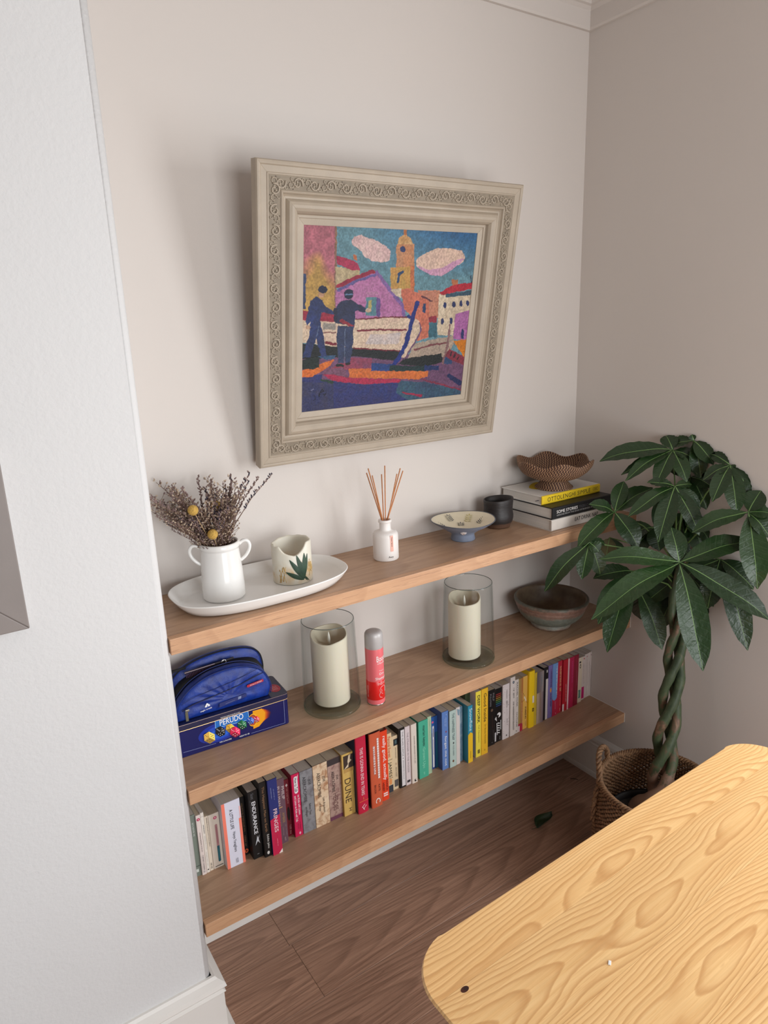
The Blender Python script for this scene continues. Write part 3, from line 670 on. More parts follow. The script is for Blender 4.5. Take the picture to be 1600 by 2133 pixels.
def cyl_wrap(me, r, ang, z0, off=.0004):
    """bend a flat mesh (x along the circumference, y up) round an upright cylinder"""
    for v in me.vertices:
        a = ang+v.co.x/r; v.co = Vector((math.cos(a)*(r+off+v.co.z), math.sin(a)*(r+off+v.co.z), z0+v.co.y))
def wrap_text(name, s, length, height, r, ang, z0, m, parent, bold=0, rot=0, off=.0004, space=1.0):
    me, lx, ly = text_mesh(s, bold, space); me = me.copy(); me.materials.clear(); me.materials.append(m)
    me.transform(Matrix.Rotation(rot, 4, 'Z') @ Matrix.Diagonal((length/lx, height/ly, 1, 1)))
    cyl_wrap(me, r, ang, z0, off); o = bpy.data.objects.new(name, me); COL.objects.link(o); o.parent = parent; return o
def facing(x, y, px_off, rad_px):
    return math.atan2(CAM.y-y, CAM.x-x)+math.asin(max(-1, min(1, px_off/rad_px)))

def wax_lantern():
    cx, cy = .371, -.119; t = thing('wax_lantern', 'hollow wax candle lantern with pressed leaves on the white platter', 'candle', (cx, cy, Z1+.0056))
    tm = NT('botanical_wax'); o = tm.obj(); n = tm.noise(tm.mapping(o, (22, 22, 16)), 1.0, 4, .6, .5)
    sx = tm.add('ShaderNodeSeparateXYZ'); tm.link(o, sx.inputs[0])
    hi = tm.math('MULTIPLY', tm.math('SUBTRACT', 1.0, tm.math('MULTIPLY', tm.math('ABSOLUTE', tm.math('SUBTRACT', sx.outputs[2], .03)), 28)), 1.0)
    fac = tm.math('MULTIPLY', tm.math('MAXIMUM', hi, 0.0), tm.ramp(n, [(.42, (0, 0, 0)), (.62, (1, 1, 1))]))
    tm.link(tm.mix(fac, lin((222, 217, 203)), lin((206, 170, 112))), tm.b.inputs['Base Color']); tm.b.inputs['Roughness'].default_value = .45
    tm.b.inputs['Subsurface Weight'].default_value = .25; tm.b.inputs['Subsurface Radius'].default_value = (.012, .010, .007); tm.b.inputs['Subsurface Scale'].default_value = .6
    R = .0500; f0 = facing(cx, cy, 0, 1)
    def topz(a):
        d = (a-f0+PI) % (2*PI)-PI
        z = .104
        if -.72 < d < .86:
            u = (d-.07)/.79; z -= .027*(1-u*u)**1.1
        z -= .006*max(0, math.sin(-d))
        z += .0008*math.sin(5*a)+.0006*math.sin(11*a)
        if abs(d+1.15) < .09: z += .004
        return z
    N = 96; prof = [(.046, 0, 0), (.0495, .0015, 0), (R, .004, 0), (R, 0, .5), (R, 0, .97), (R-.001, 0, 1), (R-.0045, 0, 1), (R-.006, 0, .96), (R-.0065, .012, .0), (0, .010, 0)]
    V, F = [], []
    for j in range(N):
        a = 2*PI*j/N; h = topz(a)
        for r, z, f in prof: V.append((r*math.cos(a), r*math.sin(a), z if f == 0 else h*f))
    n = len(prof)
    for j in range(N):
        k = (j+1) % N
        for i in range(n-1): F.append((j*n+i, k*n+i, k*n+i+1, j*n+i+1))
    F.append(tuple(j*n for j in range(N))[::-1])
    mesh_obj('wax_shell', V, F, tm.m, t, True)
    lm = mat((40, 66, 48), .5, 'pressed_leaf_green', .35, 90)
    def leaf(d0, z0, d1, z1_, wd):
        K = 8; Vv, Ff = [], []
        for i in range(K+1):
            f = i/K; d = d0+(d1-d0)*f; z = z0+(z1_-z0)*f; w_ = wd*math.sin(PI*min(1, f*.94+.04))**.8
            tx, tz = (d1-d0)*R, (z1_-z0); l = math.hypot(tx, tz); nx, nz = -tz/l, tx/l
            for s in (-1, 0, 1):
                a = f0+d+s*w_*nx/R; rr = R+.0006+(.0008 if s == 0 else 0); Vv.append((math.cos(a)*rr, math.sin(a)*rr, z+s*w_*nz))
        for i in range(K):
            for s in (0, 1): Ff.append((i*3+s, i*3+s+1, i*3+s+4, i*3+s+3))
        mesh_obj('pressed_leaf', Vv, Ff, lm, t, True)
    for a in ((.55, .014, -.12, .068, .0062), (.58, .014, .24, .078, .0062), (.60, .014, .66, .080, .0066), (.62, .020, .86, .076, .0050), (.55, .012, -.34, .036, .0058), (.60, .016, .45, .060, .0055)): leaf(*a)
    for a in ((.56, .020, .80, .006, .0016), (.60, .022, .92, .004, .0014)): leaf(*a)
    sm = mat((206, 172, 112), .7, 'straw_inlay', .2, 80); r = random.Random(4)
    for c0, cz in ((-.55, .030), (1.05, .040)):
        for k in range(9):
            a0 = c0+r.uniform(-.3, .3)*.5; z0 = cz+r.uniform(-.016, .016); da = r.uniform(.06, .2)*.6
            pts = [(math.cos(f0+a0+da*q_)*(R+.0005), math.sin(f0+a0+da*q_)*(R+.0005), z0+.010*math.sin(q_*2.4+k)) for q_ in np.linspace(-1, 1, 7)]
            tube('straw', pts, .0007, sm, t, 4)
wax_lantern()
def diffuser():
    cx, cy = .657, -.119; t = thing('reed_diffuser_bottle', 'matt white diffuser bottle with pink strip label on the top shelf', 'bottle', (cx, cy, Z1))
    R = .0353; prof = [(0, 0), (.033, 0), (R-.0005, .0015), (R, .004), (R, .066), (.0345, .072), (.031, .0772), (.024, .0800), (.0175, .0815), (.0158, .084), (.0155, .102), (.0160, .1035), (.0182, .1045), (.0186, .1075), (.0180, .1105), (.0165, .1115), (.0135, .1115), (.0125, .109), (.0125, .086), (.030, .07), (.032, .008), (0, .006)]
    lathe('bottle_body', prof, mat((232, 226, 222), .45, 'matt_white_glass', .01, 20), t, 56)
    p = Print(); L = .0046
    N = 8
    for i in range(N): p.rect(-L+2*L*i/N, -L+2*L*(i+1)/N, -.0225, .0225, (236, 180, 164))
    f = facing(cx, cy, 12.5, 26.5)
    o = p.build('pink_strip_label', M_PRINT, t); cyl_wrap(o.data, R, f, .051)
    ink = mat((70, 40, 42), .6, 'dark_ink'); blk = mat((30, 28, 28), .6, 'black_ink')
    wrap_text('label_lettering', 'Happy Space', .027, .0042, R, f, .056, ink, t, .01, -PI/2, .0009)
    wrap_text('brand_lettering', 'Aery', .0145, .0068, R, facing(cx, cy, 10.5, 26.5), .0125, blk, t, .012, 0, .0005)
    RM = mat((198, 132, 86), .7, 'reed_rattan', .15, 150)
    tips = [(767, 976, -.010), (763.6, 985, .012), (775.5, 990.6, -.014), (795, 988, .010), (801.6, 970, .002), (827, 987, -.016), (834, 975.4, .006), (839.5, 980.5, -.006)]
    names = ['tan wooden reed second from the left in the white diffuser bottle', 'tan wooden reed leaning furthest left in the white diffuser bottle', 'tan wooden reed third from the left in the white diffuser bottle', 'short upright tan reed just left of the tallest one in the diffuser', 'tallest tan reed, upright in the middle of the white diffuser bottle', 'tan wooden reed third from the right in the white diffuser bottle', 'tan wooden reed second from the right in the white diffuser bottle', 'tan wooden reed leaning furthest right in the white diffuser bottle']
    for i, (px, py, dy) in enumerate(tips):
        tip = at_y(px, py, cy+dy); a = math.atan2(tip.y-cy, tip.x-cx); k = .008 if i != 4 else .003
        foot = Vector((cx-math.cos(a)*.012, cy-math.sin(a)*.012, Z1+.012)); neck = Vector((cx+math.cos(a)*k, cy+math.sin(a)*k, Z1+.108))
        # a straight stick through the neck, ending on the tip
        d = (tip-neck); foot = neck-d.normalized()*.092
        if (Vector((foot.x-cx, foot.y-cy)).length > .029): foot = neck-d.normalized()*.07
        r = tube('diffuser_reed', [foot, neck, tip], .0016, RM, None, 7)
        tag(r, names[i], 'reed', 'reeds in the diffuser bottle')
diffuser()
def shallow_bowl():
    cx, cy = .935, -.118; t = thing('footed_bowl', 'slate blue footed bowl with cream leaf patterned inside on the top shelf', 'bowl', (cx, cy, Z1))
    wob = lambda r, z, a, i: r*(1+.018*math.sin(2*a+.6)+.006*math.sin(5*a)) if r > .05 else r
    zw = lambda r, z, a, i: z+(.0022*math.sin(2*a+2.0) if r > .06 else 0)
    blue = mat((122, 132, 152), .42, 'slate_blue_slip', .10, 60, .2, 260); cream = mat((226, 216, 190), .35, 'cream_glaze', .04, 40)
    lathe('outer_body', [(0, .004), (.028, .004), (.031, 0), (.0355, 0), (.0365, .003), (.0335, .016), (.036, .022), (.055, .034), (.078, .047), (.0935, .0572), (.0965, .0600)], blue, t, 72, wob, zw)
    lathe('inner_glaze', [(.0958, .0612), (.0935, .0608), (.076, .051), (.054, .038), (.03, .030), (.0, .028)], cream, t, 72, wob, zw)
    lathe('rim', [(.0963, .0594), (.0978, .0606), (.0972, .0622), (.0955, .0624), (.0945, .0612)], mat((84, 88, 98), .4, 'dark_rim', .1, 60), t, 72, wob, zw)
    f = facing(cx, cy, 0, 1)
    def spot(a, r):       # inner surface point and frame
        zt = np.interp(r, [.03, .054, .076, .0935], [.030, .038, .051, .0608]); return Vector((math.cos(a)*r, math.sin(a)*r, zt+.0012))
    def sprig(a, r0, r1, rgb, nl):
        m = mat(rgb, .5, 'leaf_print_%02x%02x%02x' % rgb); parts = []
        def strip(p0, p1, wd):
            d = (p1-p0); n = Vector((0, 0, 1)).cross(d).normalized()*wd; md = p0.lerp(p1, .5)
            b = [p0, md+n, p1, md-n]; parts.append((b, [(0, 1, 2, 3)]))
        strip(spot(a, r0), spot(a, r1), .0008)
        for k in range(nl):
            r = r0+(r1-r0)*(k+.5)/nl
            for s in (-1, 1): strip(spot(a, r), spot(a+s*.011/r, r+.006), .0018)
        strip(spot(a, r1-.002), spot(a, r1+.006), .0018)
        V, F = join_data(parts); mesh_obj('leaf_motif', V, F, m, t)
    sprig(f+PI-.25, .050, .078, (190, 178, 86), 4); sprig(f+PI+.62, .056, .080, (58, 62, 80), 5); sprig(f+PI-.95, .052, .078, (44, 44, 54), 5); sprig(f+PI+.15, .03, .046, (58, 62, 80), 3); sprig(f+PI+1.6, .05, .074, (60, 64, 80), 4)
    # coral print on the outside front
    parts = []; a0 = facing(cx, cy, 2, 66)
    def out(a, z):
        r = float(np.interp(z, [.022, .034, .047, .0572], [.036, .055, .078, .0935]))*(1+.018*math.sin(2*a+.6)); return Vector((math.cos(a)*(r+.0010), math.sin(a)*(r+.0010), z-.0008))
    for k in range(6):
        u = -1+2*k/5; pts = [out(a0+u*.13*q_, .024+.020*q_*(1-.25*abs(u))) for q_ in (.05, .35, .65, 1.0)]
        d = tube_data(pts, [.0008, .0018, .0026, .0010], 5); parts.append(d)
    V, F = join_data(parts); mesh_obj('coral_motif', V, F, mat((216, 206, 204), .6, 'pale_coral_print'), t, True)
shallow_bowl()
def dark_cup():
    cx, cy = 1.106, -.086; t = thing('stoneware_cup', 'dark iron brown handmade stoneware cup beside the stacked cookbooks', 'cup', (cx, cy, Z1))
    tm = NT('iron_stoneware'); o = tm.obj(); sx = tm.add('ShaderNodeSeparateXYZ'); tm.link(o, sx.inputs[0])
    nz = tm.noise(tm.mapping(o, (18, 18, 90)), 1, 4, .6); f = tm.math('ADD', tm.math('MULTIPLY', sx.outputs[2], 30), tm.math('MULTIPLY', tm.math('SUBTRACT', nz, .5), .5))
    tm.link(tm.ramp(f, [(0, lin((104, 76, 58))), (.40, lin((92, 68, 56))), (.55, lin((44, 38, 37))), (1, lin((38, 33, 33)))]), tm.b.inputs['Base Color']); tm.b.inputs['Roughness'].default_value = .5
    tm.bump(nz, .5, .0025)
    wob = lambda r, z, a, i: r*(1+.012*math.sin(2*a+1)+.008*math.sin(3*a+40*z))
    zw = lambda r, z, a, i: z+(.0035*math.sin(a+2.4) if z > .08 else (.0025*max(0, math.sin(3*a+.4)) if 0 < z < .006 else 0))
    prof = [(0, .006), (.030, .006), (.032, 0), (.037, .0004), (.0385, .006), (.041, .012), (.0462, .022), (.0482, .032), (.0478, .041), (.0462, .048), (.0452, .056), (.0452, .068), (.0462, .080), (.0470, .089), (.0460, .0912), (.0435, .0905), (.0425, .07), (.042, .045), (.041, .02), (.03, .012), (0, .011)]
    lathe('cup_body', prof, tm.m, t, 64, wob, zw)
dark_cup()

def flat_book(name, label, x0, x1, y0, y1, z0, h, cover, spine, hard, m_page, extra=None):
    """book lying flat, spine towards the room"""
    t = thing(name, label, 'book', ((x0+x1)/2, y0, z0)); hw = (x1-x0)/2; d = y1-y0; th = .0028 if hard else .0009; inn = .004 if hard else 0
    bm = bmesh.new(); r = .004 if hard else .001
    prof = [(d, 0), (r, 0), (r*.3, r*.3), (0, r), (0, h-r), (r*.3, h-r*.3), (r, h), (d, h), (d, h-th), (th*1.3, h-th), (th*1.3, th), (d, th)]
    n = len(prof); V = [(-hw, a, b) for a, b in prof]+[(hw, a, b) for a, b in prof]
    F = [(k, (k+1) % n, (k+1) % n+n, k+n) for k in range(n)]
    F += [(0, 1, 10, 11), (1, 2, 3, 10), (3, 4, 9, 10), (4, 5, 6, 9), (6, 7, 8, 9)]; F += [tuple(i+n for i in q_)[::-1] for q_ in F[n:n+5]]
    fm = [1 if k in (1, 2, 3, 4, 5) else 0 for k in range(n)]+[1, 1, 1, 1, 0]*2; fm[n:] = [0, 1, 1, 1, 0]*2
    o = mesh_obj('cover', V, F, [cover, spine], t, fmat=fm)
    bm = bmesh.new(); bm.from_mesh(o.data); bmesh.ops.recalc_face_normals(bm, faces=bm.faces); bm.to_mesh(o.data); bm.free()
    box('page_block', -hw+inn, hw-inn, th*1.4, d-inn, th, h-th, m_page, t)
    return t
def page_mat(name, rgb, axis):
    t = NT(name); o = t.obj(); n = t.noise(t.mapping(o, axis), 1, 2, .7); c = lin(rgb)
    t.link(t.ramp(n, [(.3, tuple(x*.72 for x in c)), (.65, c)]), t.b.inputs['Base Color']); t.b.inputs['Roughness'].default_value = .85; return t.m
PAGE_FLAT = page_mat('page_edges_flat', (226, 220, 212), (2, 2, 1400)); PAGE_CREAM = page_mat('page_edges_cream', (206, 190, 166), (1600, 2, 2)); PAGE_GREY = page_mat('page_edges_grey', (204, 194, 184), (1600, 2, 2))
BLK = mat((26, 25, 26), .6, 'black_ink'); WHT = mat((236, 232, 228), .6, 'white_ink')
fX, fZ = Vector((1, 0, 0)), Vector((0, 0, 1))
b1 = flat_book('cookbook', 'light grey hardback cookbook at the bottom of the lying stack', 1.185, 1.455, -.237, -.030, Z1, .0358, mat((206, 198, 190), .6, 'light_grey_cloth', .04, 60), mat((206, 198, 190), .6, 'light_grey_cloth', .04, 60), True, PAGE_FLAT)
text('title_lettering', 'EAT DRINK NAP', .108, .0125, frame_m((.022, -.0004, .0215), fX, fZ), BLK, b1, .015)
b2 = flat_book('coffee_table_book', 'black hardback in the middle of the lying cookbook stack', 1.188, 1.463, -.236, -.030, Z1+.0358, .0370, mat((34, 33, 35), .45, 'black_cover', .1, 30), mat((26, 26, 28), .45, 'black_spine', .1, 30), True, PAGE_FLAT)
text('title_lettering', 'SOME STORIES', .094, .0095, frame_m((-.072, -.0004, .0225), fX, fZ), WHT, b2, .005)
text('author_lettering', 'YVON CHOUINARD', .100, .0095, frame_m((.030, -.0004, .0225), fX, fZ), mat((92, 92, 96), .6, 'grey_ink'), b2, .005)
text('subtitle_lettering', 'LESSONS FROM THE EDGE OF BUSINESS AND SPORT', .200, .0048, frame_m((-.018, -.0004, .0120), fX, fZ), mat((170, 168, 166), .6, 'silver_ink'), b2)
b3 = flat_book('cookbook', 'white hardback cookbook with yellow spine on top of the lying stack', 1.190, 1.458, -.191, -.012, Z1+.0728, .0285, mat((232, 229, 224), .4, 'white_cover', .02, 20), mat((228, 194, 40), .4, 'yellow_spine', .03, 20), True, PAGE_FLAT)
text('title_lettering', 'OTTOLENGHI SIMPLE', .196, .0135, frame_m((-.012, -.0004, .0145), fX, fZ), BLK, b3, .02, 1.12)
p = Print()
for dx in (-.008, 0, .008): p.ell(dx, 0, .0046, .0050, (96, 82, 30), 16); p.ell(dx, 0, .0034, .0038, (228, 194, 40), 16)
p.rect(-.0035, .0035, -.0006, .0006, (96, 82, 30)); p.build('spine_emblem', M_PRINT, b3, frame_m((.112, -.0003, .0155), fX, fZ))
p = Print(); r_ = random.Random(5); p.poly([((.070+.006*math.sin(3*a+1)+.004*math.sin(7*a))*math.cos(a), (.068+.006*math.sin(2*a)+.004*math.sin(5*a))*math.sin(a)) for a in np.linspace(0, 2*PI, 48, endpoint=False)], (226, 190, 36))
p.build('lemon_print', M_PRINT, b3, Matrix.Translation((-.012, .083, .0287)))
mr = prism('ribbon_marker', [(0, 0), (.004, 0), (.004, .0012), (0, .0012)], .006, .030, mat((60, 56, 70), .7, 'dark_ribbon'), b3, 'yz'); mr.location = (-.150, .016, .012)

def coil_bowl():
    cx, cy, z0 = 1.3095, -.1275, Z1+.0728+.0285+.0002
    t = thing('rattan_bowl', 'brown woven rattan pedestal bowl with wavy rim on the stacked books', 'bowl', (cx, cy, z0))
    wm = vc_mat('coiled_rattan', .6, .3, 500)
    def coil(path, name, per=.0042, wav=None):
        """path: list of (r, z) ring centres; each ring is one wrapped coil of cane"""
        V, F, C = [], [], []
        rnd_ = random.Random(2)
        for k, (r, z) in enumerate(path):
            n_st = max(24, int(2*PI*r/per)); SEG = n_st*4; b0 = len(V); tr = .0021
            for j in range(SEG):
                a = 2*PI*j/SEG; ph = (j % 4); st = j//4
                bulge = (.00035, .0009, .0009, .00035)[ph]
                rr, zz = (r, z) if wav is None else wav(r, z, a, k/(len(path)-1))
                tone = .78+.3*((st*7919+k*104729) % 97)/97
                light = ((st*2+k) % 4) < 2
                c = np.array(lin((172, 134, 102) if light else (78, 46, 36)))*tone
                if ph == 0: c = c*.55
                for q_ in range(6):
                    b = 2*PI*q_/6; V.append(((rr+(tr+bulge)*math.cos(b))*math.cos(a), (rr+(tr+bulge)*math.cos(b))*math.sin(a), zz+(tr+bulge)*math.sin(b)*1.05)); C.append(c)
            for j in range(SEG):
                l = (j+1) % SEG
                for q_ in range(6):
                    m_ = (q_+1) % 6; F.append((b0+j*6+q_, b0+l*6+q_, b0+l*6+m_, b0+j*6+m_))
        return mesh_obj(name, V, F, wm, t, True, cols=C)
    foot = [(.058-.022*min(1, (k/9)**.8), .0030+.0037*k*.72) for k in range(9)]
    coil(foot, 'pedestal')
    bowl = []
    for k in range(27):
        f = k/26; r = .020+.1*math.sin(f*PI/2*.98)**.85 if f > 0 else .020; z = .0285+.0605*(1-math.cos(f*PI/2*.98))**.85
        bowl.append((r, z))
    # even spacing along the profile
    P_ = [Vector((r, z)) for r, z in bowl]; d = [0]
    for a, b in zip(P_[:-1], P_[1:]): d.append(d[-1]+(b-a).length)
    n = int(d[-1]/.0040); pr_ = [(float(np.interp(d[-1]*i/n, d, [p_.x for p_ in P_])), float(np.interp(d[-1]*i/n, d, [p_.y for p_ in P_]))) for i in range(n+1)]
    def wav(r, z, a, f):
        g = max(0, (f-.35)/.65)**1.4; s = math.cos(6*a+.5)
        return r*(1+.045*g*s)-.004*g, z+.0075*g*s
    coil(pr_, 'woven_bowl', wav=wav)
coil_bowl()

# ------------------------------------------------------------------ middle shelf
def glass_mat(nm='clear_greenish_glass', cs=((.965, .972, .968), (.90, .915, .91), (.50, .57, .55))):
    t = NT(nm); n = t.n; n.remove(t.b)
    tr = t.add('ShaderNodeBsdfTransparent'); gl = t.add('ShaderNodeBsdfGlossy'); gl.inputs['Roughness'].default_value = .02
    lw = t.add('ShaderNodeLayerWeight'); lw.inputs['Blend'].default_value = .5
    t.link(t.ramp(t.math('POWER', lw.outputs['Facing'], 3.0), [(0, cs[0]), (.6, cs[1]), (1, cs[2])]), tr.inputs[0])
    fr = t.math('ADD', .025, t.math('MULTIPLY', t.math('POWER', lw.outputs['Facing'], 5.0), .35))
    ms = t.add('ShaderNodeMixShader'); t.link(fr, ms.inputs[0]); t.link(tr.outputs[0], ms.inputs[1]); t.link(gl.outputs[0], ms.inputs[2]); t.link(ms.outputs[0], t.out.inputs[0]); return t.m
GLASS = glass_mat()
GBASE = glass_mat('thick_green_glass', ((.82, .89, .87), (.68, .78, .75), (.32, .46, .42)))
def hurricane(cx, cy, rb, rtp, h, label):
    t = thing('glass_hurricane', label, 'candle holder', (cx, cy, Z2), group='glass hurricanes on the middle shelf')
    prof = [(rb-.004, .0075), (rb-.0012, .010), (rb-.0008, .02), (rb-(rb-rtp)*.5, h*.55), (rtp, h-.003), (rtp-.0004, h-.0006), (rtp-.0014, h), (rtp-.0024, h-.0006), (rtp-.0028, h-.003), (rb-(rb-rtp)*.5-.0028, h*.55), (rb-.0036, .02), (rb-.006, .0085)]
    lathe('glass_wall', prof, GLASS, t, 72)
    rr = []
    for k in range(73): a = 2*PI*k/72; rr.append((math.cos(a)*(rtp-.0014), math.sin(a)*(rtp-.0014), h-.0002))
    tube('fire_polished_rim', rr, .0010, mat((92, 104, 100), .08, 'dark_glass_rim', .05, 20, spec=.8), t, 6)
    lathe('glass_base', [(0, 0), (rb-.005, 0), (rb-.001, .0018), (rb, .005), (rb-.001, .0098), (rb-.004, .0074), (0, .0070)], GBASE, t, 72)
hurricane(.449, -.143, .0778, .0702, .2515, 'larger looking glass hurricane beside the pink spray can')
hurricane(.920, -.158, .0800, .0718, .2475, 'right hand glass hurricane nearest the glazed stoneware bowl')
WAX = NT('ivory_wax'); WAX.b.inputs['Base Color'].default_value = (*lin((232, 224, 204)), 1); WAX.b.inputs['Roughness'].default_value = .5
WAX.b.inputs['Subsurface Weight'].default_value = .3; WAX.b.inputs['Subsurface Radius'].default_value = (.01, .008, .005); WAX.b.inputs['Subsurface Scale'].default_value = .5
_o = WAX.obj(); WAX.bump(WAX.noise(_o, 260, 3), .12, .001)
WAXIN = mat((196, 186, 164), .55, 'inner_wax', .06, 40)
def pillar(cx, cy, r, h, seed, label, lean=0):
    t = thing('pillar_candle', label, 'candle', (cx, cy, Z2+.0102), group='ivory pillar candles')
    f0 = facing(cx, cy, 0, 1); N = 80
    def tz(a):
        d = (a-f0+PI) % (2*PI)-PI
        return h-.020+.020*abs(math.sin(d/2))**1.2+.0022*math.sin(3*a+seed)
    prof = [(0, 0, 0), (r-.004, 0, 0), (r-.0012, .0012, 0), (r, .004, 0), (r*.998, 0, .5), (r*.99, 0, .975), (r*.97, 0, 1), (r*.93, 0, .998)]
    V, F = [], []; n = len(prof)
    for j in range(N):
        a = 2*PI*j/N
        for q_, z, f in prof: V.append((q_*math.cos(a), q_*math.sin(a), z if f == 0 else tz(a)*f))
    for j in range(N):
        k = (j+1) % N
        for i in range(n-1): F.append((j*n+i, k*n+i, k*n+i+1, j*n+i+1))
    o = mesh_obj('wax_body', V, F, WAX.m, t, True)
    V, F = [], []; inn = [(.93, 0), (.88, -.010), (.6, -.022), (.25, -.026), (0.001, -.026)]
    for j in range(N):
        a = 2*PI*j/N
        for q_, dz in inn: V.append((r*q_*math.cos(a), r*q_*math.sin(a), (tz(a) if q_ > .8 else h-.012)*(.998 if q_ > .9 else 1)+dz))
    for j in range(N):
        k = (j+1) % N
        for i in range(4): F.append((j*5+i, k*5+i, k*5+i+1, j*5+i+1))
    mesh_obj('wax_well', V, F, WAXIN, t, True)
    lathe('flame_tip', [(0, h-.040), (.0035, h-.036), (.0045, h-.024), (.0032, h-.012), (.0012, h-.004), (0, h-.001)], mat((238, 234, 222), .4, 'white_plastic_flame', .02, 20), t, 14)
    if lean: t.rotation_euler = (0, lean, 0)
pillar(.456, -.131, .0500, .2005, .4, 'ivory pillar candle inside the glass hurricane left of the spray can')
pillar(.914, -.147, .0492, .1945, 2.0, 'ivory pillar candle inside the right hand glass hurricane')
def spray_can():
    cx, cy, R = .554, -.200, .0250; t = thing('spray_can', 'pink and red dry shampoo spray can with silver cap between the glass hurricanes', 'spray can', (cx, cy, Z2))
    lathe('can_body', [(0, .001), (.021, .001), (.0235, 0), (.0248, .0015), (R, .004), (R, .162), (.0246, .1635), (0, .1635)], mat((232, 112, 118), .3, 'coral_pink_print', .02, 20), t, 48)
    lathe('red_label_band', [(R+.0001, .0155), (R+.00025, .0157), (R+.00025, .0700), (R+.0001, .0702)], mat((222, 32, 30), .3, 'red_print', .02, 20), t, 48)
    lathe('base_rim', [(.0240, .0005), (.0250, .0), (.0254, .0012), (.0252, .0026), (.0246, .003)], mat((180, 176, 176), .3, 'tin_rim', metal=1), t, 48)
    lathe('cap', [(.0246, .1635), (.0249, .1642), (.0247, .196), (.0240, .2025), (.0215, .2068), (.0170, .2092), (.010, .2102), (0, .2105)], mat((190, 186, 185), .42, 'silver_plastic', .04, 90, metal=.15), t, 48)
    w_ = mat((246, 240, 238), .5, 'white_print'); f = facing(cx, cy, 0, 1); c = f+.82
    o = wrap_text('logo_lettering', 'Boots', .030, .0155, R, c, .1365, w_, t, .01); 
    pts = [(-.015, -.006), (-.006, -.0085), (.006, -.0078), (.016, -.0055)]
    V, F = [], []
    for i, (x, y) in enumerate(pts): V += [(x, y-.0004, 0), (x, y+.0005, 0)]
    F = [(2*i, 2*i+2, 2*i+3, 2*i+1) for i in range(3)]; q_ = mesh_obj('logo_underline', V, F, w_, t); cyl_wrap(q_.data, R, c, .1340)
    wrap_text('range_lettering', 'everyday', .026, .0052, R, c, .1225, w_, t, .015)
    wrap_text('scent_lettering', 'Tropical', .018, .0042, R, c, .1010, w_, t)
    wrap_text('product_lettering', 'Dry', .0165, .0085, R, c, .0915, w_, t, .01)
    wrap_text('product_lettering', 'Shampoo', .040, .0095, R, c, .0785, w_, t, .01)
    wrap_text('small_lettering', 'refreshes & revives', .030, .0028, R, c, .0655, w_, t, 0, 0, .0006)
    wrap_text('small_lettering', 'hair between washes', .028, .0028, R, c, .0618, w_, t, 0, 0, .0006)
    # outline drawing of a face with hair, wrapped on the red band
    for pts in ([(.000, .054), (-.006, .052), (-.009, .045), (-.008, .037), (-.011, .031), (-.009, .024), (-.002, .021)], [(.000, .054), (.006, .055), (.011, .050), (.013, .042), (.011, .034)], [(-.004, .047), (-.002, .040), (-.005, .038), (-.003, .034), (.001, .031)]):
        q_ = tube('line_drawing', [(math.cos(c+x/R)*(R+.0005), math.sin(c+x/R)*(R+.0005), z) for x, z in pts], .00045, w_, t, 5)
    wrap_text('side_lettering', 'DRY SHAMPOO', .034, .0040, R, f-.95, .040, w_, t, .01, PI/2, .0006)
spray_can()
def stone_bowl():
    cx, cy = 1.300, -.1395; t = thing('stoneware_bowl', 'brown and grey green glazed stoneware bowl on the right of the middle shelf', 'bowl', (cx, cy, Z2))
    tm = NT('weathered_stoneware'); o = tm.obj(); sx = tm.add('ShaderNodeSeparateXYZ'); tm.link(o, sx.inputs[0])
    n = tm.noise(o, 70, 5, .7); n2 = tm.noise(tm.mapping(o, (30, 30, 120)), 1, 4, .6)
    f = tm.math('ADD', tm.math('MULTIPLY', sx.outputs[2], 9.5), tm.math('MULTIPLY', tm.math('SUBTRACT', n2, .5), .30))
    c1 = tm.ramp(f, [(0, lin((132, 100, 86))), (.10, lin((150, 140, 126))), (.17, lin((120, 126, 116))), (.56, lin((118, 124, 114))), (.66, lin((146, 116, 102))), (.84, lin((150, 116, 102))), (.93, lin((104, 104, 92)))])
    tm.link(tm.mix(.55, c1, tm.ramp(n, [(.35, (.35, .35, .35)), (.65, (1, 1, 1))]), 'MULTIPLY'), tm.b.inputs['Base Color']); tm.b.inputs['Roughness'].default_value = .5; tm.bump(n, .5, .003)
    tin = NT('brown_bowl_glaze'); o = tin.obj(); n = tin.noise(o, 40, 4); tin.link(tin.ramp(n, [(.3, lin((98, 80, 64))), (.7, lin((120, 104, 84)))]), tin.b.inputs['Base Color']); tin.b.inputs['Roughness'].default_value = .4
    wob = lambda r, z, a, i: r*(1+.006*math.sin(2*a)+.004*math.sin(3*a+1))
    lathe('bowl_body', [(0, .006), (.050, .005), (.054, 0), (.062, 0), (.0665, .003), (.0670, .008), (.0640, .013), (.0630, .016), (.074, .021), (.092, .032), (.1050, .047), (.1120, .062), (.1145, .071), (.1170, .0735), (.1155, .077), (.1170, .080), (.1215, .086), (.1235, .0925), (.1235, .0965), (.1205, .1000), (.1165, .1005)], tm.m, t, 80, wob)
    lathe('glazed_inside', [(.1168, .1004), (.1130, .0985), (.1105, .094), (.109, .08), (.103, .058), (.088, .036), (.060, .023), (0, .019)], tin.m, t, 80, wob)
stone_bowl()

